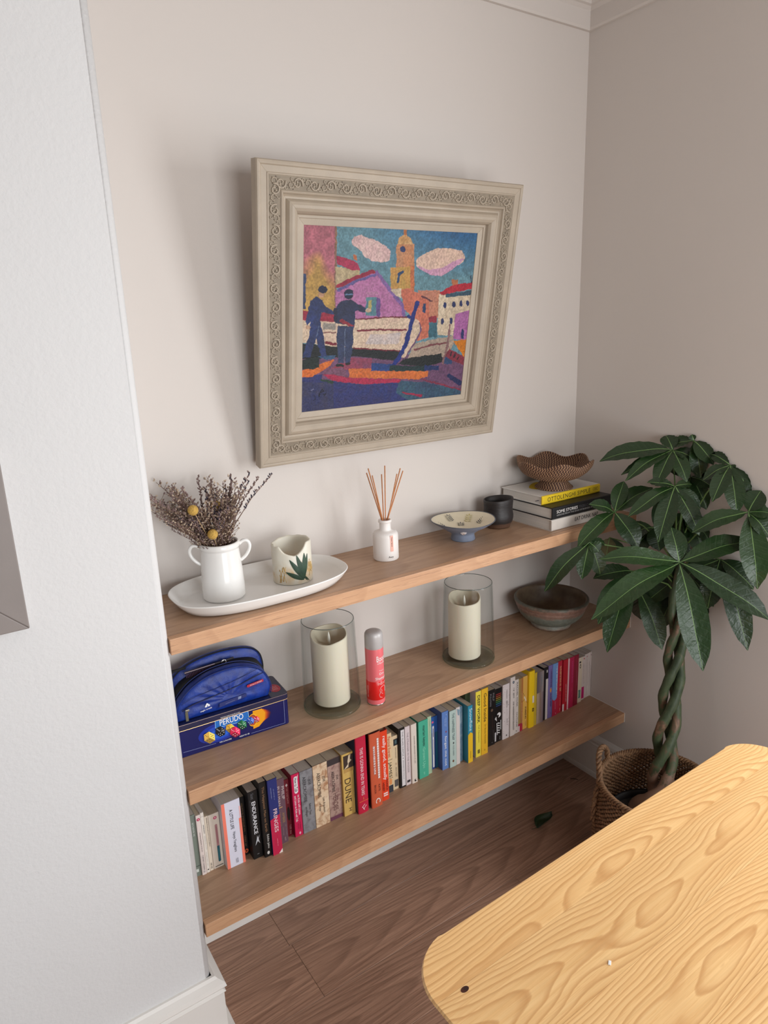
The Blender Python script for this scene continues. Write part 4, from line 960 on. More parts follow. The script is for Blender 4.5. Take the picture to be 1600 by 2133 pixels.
# tin and pouch
TROT = -.062; TC = Vector((.168, -.1465, Z2))
def at_tin(cx, cy):                 # a point on the front of the tin (x along it, z up)
    p = at_y(350+cx*.16875, 1330+cy*.16875, -.1475); return ((p.x-TC.x)/math.cos(TROT), p.z-TC.z)
def game_tin():
    t = thing('game_tin', 'dark blue dice game tin with printed dice front on the middle shelf', 'tin', TC, TROT)
    NAVY = mat((9, 18, 84), .22, 'navy_tin_print', .08, 20, coat=.3); GOLD = mat((206, 170, 120), .3, 'brass_seam', metal=.8); DKN = mat((26, 30, 66), .25, 'lid_navy', .1, 20, coat=.3)
    hx, d = .1475, .112
    def rb(name, x0, x1, y0, y1, z0, z1, r, m):
        pts = []
        for cx, cy, a0 in ((x1-r, y1-r, 0), (x0+r, y1-r, 90), (x0+r, y0+r, 180), (x1-r, y0+r, 270)):
            for k in range(7): a = math.radians(a0+15*k); pts.append((cx+r*math.cos(a), cy+r*math.sin(a)))
        o = prism(name, pts, z0, z1, m, t, 'xy'); b = o.modifiers.new('edge', 'BEVEL'); b.width = .0012; b.segments = 2; b.limit_method = 'ANGLE'; b.angle_limit = .9; return o
    rb('tin_base', -hx, hx, 0, d, 0, .0725, .010, NAVY); rb('lid', -hx-.001, hx+.001, -.001, d+.001, .0715, .0870, .010, DKN)
    rb('rolled_seam', -hx-.0016, hx+.0016, -.0016, d+.0016, .0706, .0722, .010, GOLD)
    rim = rb('lid_ridge', -hx-.0014, hx+.0014, -.0014, d+.0014, .0850, .0866, .010, mat((120, 100, 96), .3, 'lid_edge_wear', metal=.5))
    P = Print(.00003); A = lambda x, y: at_tin(x, y)
    Q = lambda pts, c: P.poly([A(x, y) for x, y in pts], c)
    P.ell(*A(640, 1160), .052, .026, (28, 50, 150), 28); P.ell(*A(640, 1165), .040, .019, (36, 76, 186), 28); P.ell(*A(650, 1170), .027, .012, (44, 104, 214), 28)
    ln = (150, 160, 205)
    for a, b in (((205, 1430), (600, 1302)), ((1025, 1165), (1428, 1025)), ((160, 1135), (565, 1008)), ((1000, 868), (1412, 742))): P.line(*A(*a), *A(*b), .0007, ln)
    P.line(*A(1412, 742), *A(1428, 1025), .0007, ln)
    # shaker cup, motion colours printed behind it
    for i, c in enumerate(((60, 26, 60), (120, 40, 50), (176, 66, 34), (214, 110, 26), (236, 160, 30))):
        k = 4-i; Q([(1040+k*25, 890-k*8), (1150+k*22, 855+k*4), (1190+k*18, 900), (1185+k*14, 985-k*6), (1120+k*20, 1075-k*26), (1050+k*22, 1110-k*30)], c)
    cxy = A(1045, 1000); P.ell(*cxy, .0125, .0175, (244, 178, 40), 24); P.ell(cxy[0]-.001, cxy[1], .0100, .0148, (150, 60, 40), 24); P.ell(cxy[0]-.001, cxy[1]-.001, .0088, .0130, (190, 84, 46), 24)
    # name panel
    Q([(582, 1002), (985, 880), (1000, 1000), (590, 1120)], (150, 200, 240)); Q([(588, 1008), (980, 888), (994, 996), (596, 1112)], (36, 108, 190))
    def die(cx, cy, s, c, pip, ang=.3):
        lite = tuple(min(255, v*1.25+12) for v in c); dk = tuple(v*.72 for v in c)
        pt = lambda a, r: (cx+s*r*math.cos(a+ang), cy+s*r*math.sin(a+ang)); h = [pt(k*PI/3+PI/6, .56) for k in range(6)]
        for f, col in ((((0, 1, 2)), dk), ((2, 3, 4), c), ((4, 5, 0), lite)): Q([(cx, cy)]+[h[i] for i in f], col)
        for f, npip in (((0, 1, 2), ((.3, .3), (.7, .7), (.3, .7), (.7, .3))), ((2, 3, 4), ((.25, .25), (.5, .5), (.75, .75))), ((4, 5, 0), ((.3, .3), (.7, .7), (.3, .7), (.7, .3), (.5, .5)))):
            a = Vector(h[f[0]])-Vector((cx, cy)); b = Vector(h[f[2]])-Vector((cx, cy))
            for u, v in npip:
                o = Vector((cx, cy))+a*u+b*v; P.ell(*A(o.x, o.y), .0011, .0009, pip, 10)
    die(1085, 990, 76, (190, 36, 60), (250, 230, 230), .1); die(1012, 1008, 90, (34, 76, 168), (220, 230, 250), .2); die(912, 1062, 108, (26, 96, 58), (230, 240, 230), -.1)
    die(768, 1105, 104, (222, 170, 66), (50, 34, 20), .15); die(650, 1150, 118, (24, 26, 30), (235, 235, 235), .05); die(826, 1148, 122, (212, 38, 76), (250, 235, 235), .0); die(516, 1226, 134, (226, 178, 84), (52, 36, 22), -.1)
    M = frame_m((0, -.0003, 0), fX, fZ); P.build('front_print', M_GLOSSPRINT, t, M)
    ang = .118
    def tt(name, s, c0, ln_, h_, m, bold=0):
        x, z = at_tin(*c0); o = text(name, s, ln_, h_, frame_m((x, -.0014, z), Vector((math.cos(ROTT), 0, math.sin(ROTT))), Vector((-math.sin(ROTT), 0, math.cos(ROTT)))), m, t, bold); return o
    ROTT = 0.0
    wi = mat((244, 244, 246), .4, 'white_tin_ink')
    tt('name_lettering', 'PERUDO', (785, 1000), .060, .0150, wi, .012); tt('small_lettering', 'THE DICE GAME OF BLUFF & LUCK', (770, 945), .050, .0026, wi)
    tt('small_lettering', 'FOR 2-6 PLAYERS', (715, 1262), .030, .0036, wi, .01); tt('small_lettering', 'AGES 8 TO 108', (940, 1188), .026, .0036, wi, .01)
    s = Print(); s.ell(0, 0, .015, .0215, (176, 30, 52), 28); s.ell(0, 0, .0125, .0185, (206, 84, 92), 28); s.ell(0, 0, .0119, .0179, (176, 30, 52), 28)
    for k in range(5): s.rect(-.008, .008, -.010+k*.0045, -.0085+k*.0045, (226, 150, 150))
    s.build('round_red_seal', M_GLOSSPRINT, t, Matrix.Translation((.127, .042, .0872)))
    return t
game_tin()
def pouch():
    t = thing('toiletry_pouch', 'bright blue open toiletry pouch lying on the dice game tin', 'pouch', TC+Vector((0, 0, .0876)), TROT)
    tm = NT('blue_ripstop'); o = tm.obj(); n = tm.noise(o, 45, 4, .6); n2 = tm.noise(o, 900, 2)
    tm.link(tm.ramp(n, [(.3, lin((9, 36, 112))), (.7, lin((16, 58, 154)))]), tm.b.inputs['Base Color']); tm.b.inputs['Roughness'].default_value = .42
    tm.bump(tm.math('ADD', n, tm.math('MULTIPLY', n2, .15)), .32, .006)
    BLUE = tm.m; DKB = mat((22, 40, 104), .5, 'dark_blue_piping', .1, 60); BK = mat((16, 16, 20), .8, 'black_lining', .2, 60)
    def shell(name, outline, y0, y1, puff, m, K=9, crease=0):
        """a padded compartment: the outline swells between its front and back"""
        n = len(outline); V, F = [], []; cx = sum(p[0] for p in outline)/n; cz = .02
        for k in range(K+1):
            f = k/K; y = y0+(y1-y0)*f; g = 1-puff*(abs(2*f-1)**3)
            for x, z in outline: V.append((cx+(x-cx)*g, y, max(.0006, cz+(z-cz)*g) if z > .002 else .0006))
        for k in range(K):
            for i in range(n): j = (i+1) % n; F.append((k*n+i, k*n+j, (k+1)*n+j, (k+1)*n+i))
        # domed caps
        for k, s in ((0, -1), (K, 1)):
            prev = [k*n+i for i in range(n)]
            for q_, dy in ((.93, .0028), (.75, .0065), (.45, .009), (.15, .010)):
                b = len(V)
                for i in range(n):
                    x, y, z = V[k*n+i]; wr = .0012*math.sin(x*160+z*90) if crease and q_ < .9 else 0
                    V.append((cx+(x-cx)*q_, y+s*dy+wr, cz+.012+(z-cz-.012)*q_))
                cur = list(range(b, b+n))
                for i in range(n):
                    j = (i+1) % n; F.append((prev[j], prev[i], cur[i], cur[j]) if s < 0 else (prev[i], prev[j], cur[j], cur[i]))
                prev = cur
            F.append(tuple(prev) if s > 0 else tuple(prev[::-1]))
        o = mesh_obj(name, V, F, m, t, True)
        bm = bmesh.new(); bm.from_mesh(o.data); bmesh.ops.recalc_face_normals(bm, faces=bm.faces); bm.to_mesh(o.data); bm.free(); return o
    def smooth(pts, k=5):
        pts = [Vector(p) for p in pts]; out = []
        for i in range(len(pts)-1):
            p0, p1, p2, p3 = pts[max(i-1, 0)], pts[i], pts[i+1], pts[min(i+2, len(pts)-1)]
            for q_ in range(k): f = q_/k; out.append(.5*((2*p1)+(p2-p0)*f+(2*p0-5*p1+4*p2-p3)*f*f+(3*p1-p0-3*p2+p3)*f**3))
        out.append(pts[-1]); return [tuple(p) for p in out]
    front = smooth([(.104, 0), (.112, .020), (.107, .046), (.093, .073), (.066, .092), (.030, .103), (-.01, .104), (-.05, .098), (-.09, .080), (-.122, .050), (-.136, .020), (-.137, 0)])
    back = smooth([(.104, 0), (.112, .03), (.114, .064), (.106, .094), (.085, .112), (.05, .121), (0, .124), (-.05, .119), (-.09, .106), (-.120, .084), (-.132, .05), (-.134, 0)])
    shell('front_compartment', front, .0165, .044, .05, BLUE, crease=1)
    shell('back_compartment', back, .078, .098, .05, BLUE)
    inner = [(x*.93, z*.80) for x, z in back]; shell('dark_lining', inner, .048, .075, .0, BK, 3)
    def fr(x, z): return (x, .0060 if z < .07 else .0085, z)
    # seams, zip and piping over the front face
    edge = [(x*.985, .0150, z*.985+.0004) for x, z in front if z > .003]; tube('piping', edge, .0012, DKB, t, 6)
    edge = [(x*.99, .0450, z+.0004) for x, z in front if z > .003]; tube('piping', edge, .0014, DKB, t, 6)
    edge = [(x*.99, .0770, z+.0004) for x, z in back if z > .003]; tube('piping', edge, .0016, BK, t, 6)
    zl = smooth([(-.118, .030), (-.09, .040), (-.04, .047), (.02, .056), (.07, .068), (.088, .072)])
    tube('zip', [(x, .0079-.002*math.cos(x*9), z) for x, z in zl], .0013, mat((18, 26, 70), .5, 'dark_zip', .1, 100), t, 6)
    tube('pocket_seam', [(x, .0080-.002*math.cos(x*9), z+.017) for x, z in zl[:-2]], .0007, DKB, t, 5)
    pl = mat((150, 146, 136), .35, 'nickel', metal=.9)
    box('zip_slider', -.112, -.102, .0010, .0050, .028, .034, pl, t, .001); box('zip_pull', -.113, -.106, .0010, .0024, .004, .028, mat((96, 92, 74), .4, 'olive_zip_pull'), t, .0008)
    # red label
    X = Vector((math.cos(.11), 0, math.sin(.11))); Zd = Vector((-math.sin(.11), 0, math.cos(.11)))
    rl = Print(); rl.poly([(-.021, -.0035), (.021, -.0035), (.021, .0035), (-.021, .0035), (-.023, 0)], (176, 34, 60)); rl.build('red_label', M_PRINT, t, frame_m((.066, .0042, .050), X, Zd))
    wi = mat((240, 236, 236), .6, 'white_pouch_ink'); text('label_lettering', 'PACK-IT SYSTEM', .031, .0030, frame_m((.067, .0036, .050), X, Zd), wi, t, .01)
    text('brand_lettering', 'eagle creek', .029, .0048, frame_m((-.062, .0036, .0185), X, Zd), wi, t, .02)
    em = Print(); 
    for dx, dz, s in ((0, .0045, 1), (-.0035, .001, .8), (.0035, .001, .8)): em.poly([(dx-.003*s, dz-.002), (dx+.003*s, dz-.002), (dx+.0035*s, dz+.001), (dx, dz+.0045*s), (dx-.0035*s, dz+.001)], (236, 236, 240))
    em.build('brand_emblem', M_PRINT, t, frame_m((-.058, .0036, .0265), X, Zd))
    # faint things showing in the clear front pocket
    pk = Print(); pk.poly([(-.034, -.009), (.036, -.001), (.037, .008), (-.033, .002)], (34, 46, 108)); pk.poly([(.014, -.0025), (.022, -.0015), (.023, .0055), (.015, .0045)], (126, 138, 176)); pk.poly([(-.018, -.0045), (.006, -.0015), (.006, -.0008), (-.018, -.0038)], (120, 128, 170))
    pk.build('mesh_pocket_window', M_PRINT, t, frame_m((.004, .0038, .0225), fX, fZ))
    strip = tube('side_strap', [(-.128, .085, .09), (-.140, .075, .102), (-.120, .068, .108), (-.085, .075, .106)], .004, BK, t, 6)
pouch()
def comb():
    p0, p1 = at_y(384, 1404, -.086), at_y(487, 1371, -.090); d = (p1-p0); L = d.length
    t = thing('hair_comb', 'dark comb with a silver ring lying in the open blue pouch', 'comb', p0); t.rotation_euler = d.to_track_quat('X', 'Z').to_euler()
    D = mat((30, 24, 30), .35, 'black_plastic', .1, 60); box('comb_back', 0, L, -.003, .003, -.001, .004, D, t, .0012); box('comb_edge', 0, L*.6, -.0036, -.003, .0025, .0042, mat((160, 140, 150), .4, 'pale_edge'), t)
    tm = mat((72, 40, 62), .5, 'plum_bristle', .1, 60); f = None
    for k in range(18):
        x = .004+L*.48*k/17
        if f is None: f = box('bristle', -.0006, .0006, -.0022, .0022, -.012, 0, tm, t); o = f
        else: o = f.copy(); COL.objects.link(o); o.parent = t
        o.location = (x, 0, 0)
    r = [(L*.78+.0055*math.cos(a), -.0045, .001+.0055*math.sin(a)) for a in np.linspace(0, 2*PI, 25)]
    tube('silver_ring', r, .0016, mat((206, 204, 202), .18, 'polished_steel', metal=1), t, 8)
comb()

# ------------------------------------------------------------------ paperbacks on the lowest shelf: x0, x1, spine y, height
BK = [(0.0240, 0.0547, -0.1121, 0.1829), (0.0553, 0.0671, -0.1165, 0.1790), (0.0677, 0.0763, -0.1152, 0.1808), (0.0769, 0.0866, -0.1139, 0.1642),
      (0.0872, 0.1156, -0.1139, 0.1634), (0.1162, 0.1661, -0.1364, 0.1958), (0.1667, 0.1854, -0.1165, 0.1791), (0.1860, 0.2126, -0.1451, 0.2049),
      (0.2132, 0.2335, -0.1564, 0.2281), (0.2341, 0.2615, -0.1625, 0.2295), (0.2661, 0.2924, -0.1360, 0.2008), (0.2930, 0.3128, -0.1206, 0.1798),
      (0.3134, 0.3376, -0.1356, 0.1970), (0.3382, 0.3772, -0.1369, 0.1959), (0.3778, 0.4232, -0.1375, 0.1980), (0.4238, 0.4653, -0.1368, 0.1968),
      (0.4659, 0.5029, -0.1446, 0.2009), (0.5035, 0.5380, -0.1623, 0.2485), (0.5480, 0.5850, -0.1646, 0.2442), (0.5856, 0.6160, -0.1543, 0.2316),
      (0.6243, 0.6437, -0.1330, 0.1994), (0.6443, 0.6664, -0.1305, 0.1824), (0.6670, 0.6885, -0.1366, 0.2025), (0.6891, 0.7083, -0.1366, 0.2006),
      (0.7089, 0.7298, -0.1406, 0.2029), (0.7399, 0.7761, -0.1366, 0.1987), (0.7767, 0.7923, -0.1324, 0.2001), (0.7969, 0.8238, -0.1201, 0.1844),
      (0.8244, 0.8502, -0.1438, 0.2037), (0.8508, 0.8775, -0.1485, 0.2001), (0.8781, 0.8938, -0.1474, 0.2025), (0.8944, 0.9095, -0.1412, 0.1959),
      (0.9132, 0.9321, -0.1632, 0.2027), (0.9517, 0.9742, -0.1558, 0.2350), (0.9748, 1.0026, -0.1571, 0.2370), (1.0216, 1.0536, -0.1350, 0.2038),
      (1.0542, 1.0877, -0.1315, 0.1971), (1.0883, 1.1185, -0.1342, 0.2033), (1.1227, 1.1440, -0.1347, 0.2196), (1.1446, 1.1628, -0.1324, 0.2025),
      (1.1634, 1.1836, -0.1311, 0.2000), (1.1842, 1.2071, -0.1293, 0.2000), (1.2077, 1.2341, -0.1381, 0.2146), (1.2347, 1.2464, -0.1356, 0.2012),
      (1.2470, 1.2790, -0.1344, 0.1972), (1.2833, 1.3049, -0.1318, 0.2018), (1.3055, 1.3255, -0.1324, 0.2040), (1.3261, 1.3520, -0.1332, 0.2041),
      (1.3526, 1.3761, -0.1305, 0.2038), (1.3799, 1.4039, -0.1323, 0.2020), (1.4045, 1.4111, -0.1328, 0.2005), (1.4117, 1.4372, -0.1311, 0.2000),
      (1.4378, 1.4624, -0.1304, 0.2008), (1.4630, 1.4890, -0.1250, 0.1796), (1.4937, 1.5101, -0.1194, 0.1745), (1.5107, 1.5301, -0.1167, 0.1780),
      (1.5307, 1.5416, -0.1159, 0.1785), (1.5422, 1.5483, -0.1162, 0.1796)]
def stained(name, base, second, third, sc=40, contrast=(.35, .65)):
    t = NT(name); o = t.obj(); n = t.noise(o, sc, 5, .65, .8); n2 = t.noise(o, sc*.4, 3, .5, .5)
    c = t.ramp(n, [(contrast[0], lin(second)), (.52, lin(base)), (contrast[1]+.1, lin(base))])
    t.link(t.mix(t.ramp(n2, [(.52, (0, 0, 0)), (.66, (1, 1, 1))]), c, lin(third)), t.b.inputs['Base Color']); t.b.inputs['Roughness'].default_value = .55; t.bump(n, .2, .001); return t.m
STONE = stained('weathered_grey_map_print', (138, 138, 142), (112, 108, 112), (152, 150, 156)); PARCH = stained('burnt_parchment_print', (226, 200, 168), (176, 128, 92), (238, 222, 196)); PARCH2 = stained('brown_parchment_print', (176, 146, 134), (140, 104, 98), (190, 162, 148), 70)
BOOKN = [0]
def standing_book(i, label, col, cov=None, hard=False, page=None, bands=(), texts=(), bars=(), shapes=None, smat=None):
    x0, x1, y, h = BK[i]; wd = x1-x0; depth = min(.129, -y-.008); hw = wd/2
    t = thing('paperback_book' if not hard else 'hardback_book', label, 'book', ((x0+x1)/2, y, Z3), group='books on the lowest shelf')
    sm = smat or mat(col, .42, 'book_spine', .03, 30); cm = mat(cov, .45, 'book_cover', .04, 30) if cov else sm
    pm = page or rnd.choice((PAGE_CREAM, PAGE_GREY))
    if hard:
        th, inn = .0022, .0035; r = min(.006, hw*.45)
        outer = [(-hw, depth), (-hw, .006), (-hw+.0012, .0045), (-hw, .003)]+[(-hw*math.cos(a), .003-.003*math.sin(a)) for a in np.linspace(.2, PI-.2, 9)]+[(hw, .003), (hw-.0012, .0045), (hw, .006), (hw, depth)]
    else:
        th, inn = .0005, .0003; r = min(.0015, hw*.3)
        outer = [(-hw, depth), (-hw, r), (-hw+r*.3, r*.3), (-hw+r, 0), (hw-r, 0), (hw-r*.3, r*.3), (hw, r), (hw, depth)]
    inner = [(hw-th, depth), (hw-th, .0075 if hard else .002), (-hw+th, .0075 if hard else .002), (-hw+th, depth)]
    prof = outer+inner; n = len(prof); no = len(outer)
    V = [(a, b, 0) for a, b in prof]+[(a, b, h) for a, b in prof]
    F = [(k, (k+1) % n, (k+1) % n+n, k+n) for k in range(n)]; fm = [0]*n
    for k in range(n):
        a, b = prof[k], prof[(k+1) % n]
        fm[k] = 1 if (k == 0 or k == no-2 or k >= no-1) else 0
    F += [tuple(range(n))[::-1], tuple(range(n, 2*n))]; fm += [1, 1]
    o = mesh_obj('cover', V, F, [sm, cm], t, fmat=fm)
    bm = bmesh.new(); bm.from_mesh(o.data); bmesh.ops.recalc_face_normals(bm, faces=bm.faces); bmesh.ops.triangulate(bm, faces=[f for f in bm.faces if len(f.verts) > 4]); bm.to_mesh(o.data); bm.free()
    pz0, pz1 = (inn, h-inn) if hard else (.0002, h-.0004)
    box('page_block', -hw+th+.0001, hw-th-.0001, .0078 if hard else .0022, depth-(inn if hard else .0006), pz0, pz1, pm, t)
    M = frame_m((0, -.00035, h), (0, 0, -1), (1, 0, 0))
    P = Print(.00002)
    for b in bands:
        a, e, c0, c1, c = b[:5]
        if len(b) > 5: P.grad(a*h, e*h, c0*wd, c1*wd, c, b[5], 12)
        else: P.rect(a*h, e*h, c0*wd, c1*wd, c)
    if shapes: shapes(P, h, wd)
    for a, e, c, s, rgb in bars:           # print too small to read: letter-like strokes
        rr = random.Random(int(a*977)+i*31); x = a*h; y0_, y1_ = c*wd-s*.5, c*wd+s*.5; st = s*.15
        while x < e*h-s*.3:
            if rr.random() < .15: x += s*.4; continue
            l = s*rr.uniform(.40, .62); k = rr.randrange(5)
            P.rect(x, x+st, y0_, y1_, rgb)
            if k in (0, 3): P.rect(x+l-st, x+l, y0_, y1_, rgb)
            if k in (0, 1, 2): P.rect(x, x+l, y1_-st, y1_, rgb)
            if k in (1, 3, 4): P.rect(x, x+l, c*wd-st*.5, c*wd+st*.5, rgb)
            if k in (0, 1, 4): P.rect(x, x+l, y0_, y0_+st, rgb)
            x += l+s*.16
    if P.F: P.build('spine_print', M_PRINT, t, M)['kind'] = 'stuff'
    for s, a, e, c, hh, rgb, bold in texts:
        mm = frame_m((c*wd, -.00060, h-(a+e)/2*h), (0, 0, -1), (1, 0, 0)); text('title_lettering', s, (e-a)*h, hh*wd, mm, mat(rgb, .55, 'spine_ink'), t, bold)
    return t
K, Wt = (34, 32, 34), (240, 236, 234)
def circ(a, c, r, rgb, rgb2=None):
    def f(P, h, wd):
        P.ell(a*h, c*wd, r, r, rgb, 16)
        if rgb2: P.ell(a*h, c*wd, r*.5, r*.3, rgb2, 10)
    return f
def pill(P, h, wd, a, e, c, hw, rgb):
    r = hw; pts = []
    for s, x in ((1, e*h-r), (-1, a*h+r)):
        for k in range(9): g = -PI/2+PI*k/8; pts.append((x+s*r*math.cos(g), c*wd+s*r*math.sin(g)))
    P.poly(pts, rgb)
B = standing_book
B(0, 'grey green paperback at the far left end beside the chimney breast', (118, 128, 118), texts=(), bars=((.12, .34, .25, .004, (196, 202, 196)),), bands=((.83, .84, -.5, .5, (70, 80, 72)), (.88, .93, .1, .3, (206, 212, 206))))
B(1, 'slim off white paperback with red circle, second from the left end', (226, 212, 206), shapes=circ(.07, 0, .0042, (186, 40, 84), (240, 200, 210)), bars=((.28, .60, 0, .0024, (90, 70, 74)), (.66, .90, 0, .003, (40, 34, 38))), bands=((.93, .965, -.2, .2, (180, 170, 170)),))
B(2, 'slim off white paperback with a rule near its top, third from left', (230, 222, 212), bands=((.06, .066, -.5, .5, (190, 180, 176)),), bars=((.2, .34, .1, .0022, K), (.38, .6, .1, .0016, (150, 150, 150)), (.64, .86, -.1, .0016, (160, 160, 160))), shapes=circ(.95, 0, .0018, K))
B(3, 'slim cream paperback with black numerals at its foot, fourth from left', (226, 212, 194), bars=((.02, .55, .1, .0024, (70, 50, 44)),), texts=(('10', .86, .90, 0, .4, K, .02), ('10', .92, .96, 0, .4, K, .02)))
B(4, 'cream paperback with pink and teal pill printed down its spine', (222, 210, 196), shapes=lambda P, h, wd: (circ(.08, .1, .0046, (196, 72, 110), (240, 214, 220))(P, h, wd), pill(P, h, wd, .20, .90, .12, .0034, (176, 130, 132)), P.rect(.60*h, .86*h, .12*wd-.0034, .12*wd+.0034, (30, 92, 106)), pill(P, h, wd, .82, .90, .12, .0034, (30, 92, 106)), P.line(.245*h, .12*wd, .55*h, .12*wd, .0014, (150, 90, 100)), P.line(.66*h, .12*wd, .84*h, .12*wd, .0012, (60, 130, 140)), P.line(.965*h, -.35*wd, .965*h, .4*wd, .0022, (90, 80, 76))))
B(5, 'thick pale lilac paperback with coral edges and black title, seventh of the row', (222, 222, 238), (206, 200, 206), page=PAGE_GREY, bands=((0, 1, -.5, -.33, (250, 132, 110)), (.30, 1, .36, .5, (250, 132, 110)), (.12, .30, .42, .5, (240, 190, 190))), texts=(('A LITTLE LIFE', .12, .42, -.02, .17, K, .01), ('Hanya Yanagihara', .47, .78, .02, .20, K, .0), ('PICADOR', .885, .955, .05, .14, (110, 108, 120), .0)))
B(6, 'black paperback with tan lettering and an orange oval emblem at its foot', (16, 14, 14), bars=((.1, .58, .05, .0042, (120, 92, 66)), (.64, .84, .05, .0042, (130, 98, 70))), shapes=lambda P, h, wd: (P.ell(.925*h, .1*wd, .0062, .0050, (226, 96, 50), 18), P.ell(.925*h, .1*wd, .0036, .0022, (40, 24, 20), 12)))
B(7, 'black paperback with big white title and a white flash near its foot', (17, 17, 19), (15, 14, 15), bars=((.12, .5, -.34, .002, (96, 96, 100)),), texts=(('ENDURANCE', .15, .63, -.02, .40, (232, 232, 236), .03), ('Scott', .03, .11, -.1, .3, (110, 110, 116), 0)), shapes=lambda P, h, wd: (P.poly([(.66*h, .05*wd), (.70*h, .12*wd), (.66*h, .30*wd), (.72*h, .18*wd), (.79*h, .28*wd), (.745*h, .06*wd), (.80*h, -.22*wd), (.715*h, -.02*wd)], (206, 208, 214)), P.rect(.93*h, .94*h, -.1*wd, .1*wd, (120, 120, 124))))
B(8, 'tall black book with thin bronze title beside the navy and crimson one', (17, 16, 16), texts=(('The Happiest Man on Earth', .06, .66, -.05, .42, (150, 112, 82), .0), ('Eddie Jaku', .70, .885, .1, .36, (226, 222, 218), .0)), shapes=lambda P, h, wd: P.ell(.945*h, 0, .0052, .0036, (210, 208, 204), 12))
B(9, 'tall paperback with navy upper half and crimson lower half', (36, 46, 112), (34, 40, 96), bands=((.52, 1, -.5, .5, (196, 30, 74)),), texts=(('FRINGES', .39, .70, .06, .40, (226, 196, 204), .03),), bars=((.10, .24, -.2, .002, (150, 160, 200)), (.12, .26, .05, .0018, (150, 160, 200)), (.78, .88, 0, .0016, (236, 160, 180))), shapes=lambda P, h, wd: (P.poly([(.52*h, -.5*wd), (.52*h, .5*wd), (.48*h, .5*wd)], (196, 30, 74)), P.poly([(.95*h, .5*wd), (1*h, .5*wd), (1*h, .1*wd)], (240, 226, 222))))
B(10, 'dull purple fantasy paperback with pale two line author lettering', (104, 76, 88), texts=(('PHILIP', .12, .32, .28, .30, (206, 186, 186), .01), ('PULLMAN', .10, .40, -.22, .30, (206, 186, 186), .01), ('AMBER', .52, .68, .14, .26, (170, 136, 96), .01), ('SPYGLASS', .50, .72, -.24, .22, (150, 112, 100), .0)), bands=((.425, .435, -.4, .1, (220, 176, 110)),), bars=((.72, .88, .3, .0018, (160, 130, 136)), (.74, .86, -.05, .0018, (160, 130, 136)), (.90, .95, .1, .004, (170, 150, 150))))
B(11, 'recessed dark red paperback with a small black figure on its spine', (120, 26, 42), bars=((.14, .44, .1, .005, (200, 130, 130)), (.80, .88, .2, .005, (206, 140, 140)), (.90, .96, .15, .004, (210, 150, 150))), shapes=lambda P, h, wd: (P.poly([(.07*h, .1*wd), (.10*h, -.08*wd), (.13*h, .1*wd), (.10*h, .28*wd)], (232, 214, 212)), P.ell(.60*h, .1*wd, .022, .0046, (24, 16, 18), 20)))
B(12, 'hot pink paperback with a white speech bubble at the top of its spine', (204, 24, 80), (160, 22, 62), shapes=lambda P, h, wd: (pill(P, h, wd, .04, .31, .02, .0056, (240, 232, 236)), P.poly([(.02*h, .35*wd), (.08*h, .1*wd), (.10*h, .25*wd)], (240, 232, 236)), P.ell(.955*h, .1*wd, .0045, .003, (236, 170, 190), 10)), texts=(('How to Talk', .065, .285, .02, .36, K, .02), ('so Kids will Listen', .34, .66, .24, .26, (246, 226, 234), .02), ('and Listen so Kids will Talk', .34, .76, -.16, .26, (246, 226, 234), .02)), bars=((.78, .90, .2, .002, (90, 10, 40)), (.79, .88, -.05, .002, (90, 10, 40))))
B(13, 'thick grey map patterned fantasy paperback with black lettering', (140, 140, 144), smat=STONE, texts=(('JOE', .16, .25, .20, .22, (52, 50, 54), .005), ('ABERCROMBIE', .09, .50, -.18, .24, (52, 50, 54), .005), ('Before They', .55, .73, .12, .2, (60, 58, 62), .0), ('are Hanged', .58, .74, -.16, .2, (60, 58, 62), .0)))
B(14, 'thick burnt parchment fantasy paperback with black lettering', (226, 200, 168), (96, 78, 72), smat=PARCH, texts=(('JOE', .21, .30, .20, .2, (44, 36, 34), .005), ('ABERCROMBIE', .13, .53, -.14, .22, (44, 36, 34), .005), ('Last Argument', .55, .80, .12, .19, (52, 40, 36), .0), ('of Kings', .62, .75, -.16, .17, (52, 40, 36), .0)))
B(15, 'thick brown parchment fantasy paperback with dark band at its top', (176, 146, 134), smat=PARCH2, bands=((.0, .10, -.5, .5, (58, 50, 52)), (.94, 1, -.5, .5, (112, 62, 84))), texts=(('JOE', .28, .36, .18, .2, (52, 38, 38), .0), ('ABERCROMBIE', .20, .54, -.12, .22, (52, 38, 38), .0), ('HEROES', .57, .85, -.02, .36, (110, 74, 70), .0)))
B(16, 'golden yellow paperback with tall black title and a dark picture at its top', (214, 178, 100), bands=((.03, .24, -.36, .5, (60, 46, 40)), (.24, .30, -.36, .5, (190, 150, 84))), shapes=lambda P, h, wd: P.poly([(.04*h, .1*wd), (.03*h, .3*wd), (.10*h, .22*wd), (.13*h, .36*wd), (.16*h, .1*wd), (.24*h, -.34*wd), (.22*h, .05*wd), (.13*h, .0*wd)], (226, 206, 176)), texts=(('DUNE', .40, .79, -.08, .52, (62, 46, 36), -.005), ('H', .89, .94, .05, .26, (80, 60, 40), .0)), bars=((.30, .36, -.1, .006, (226, 196, 130)), (.36, .74, .38, .0018, (140, 110, 60))))
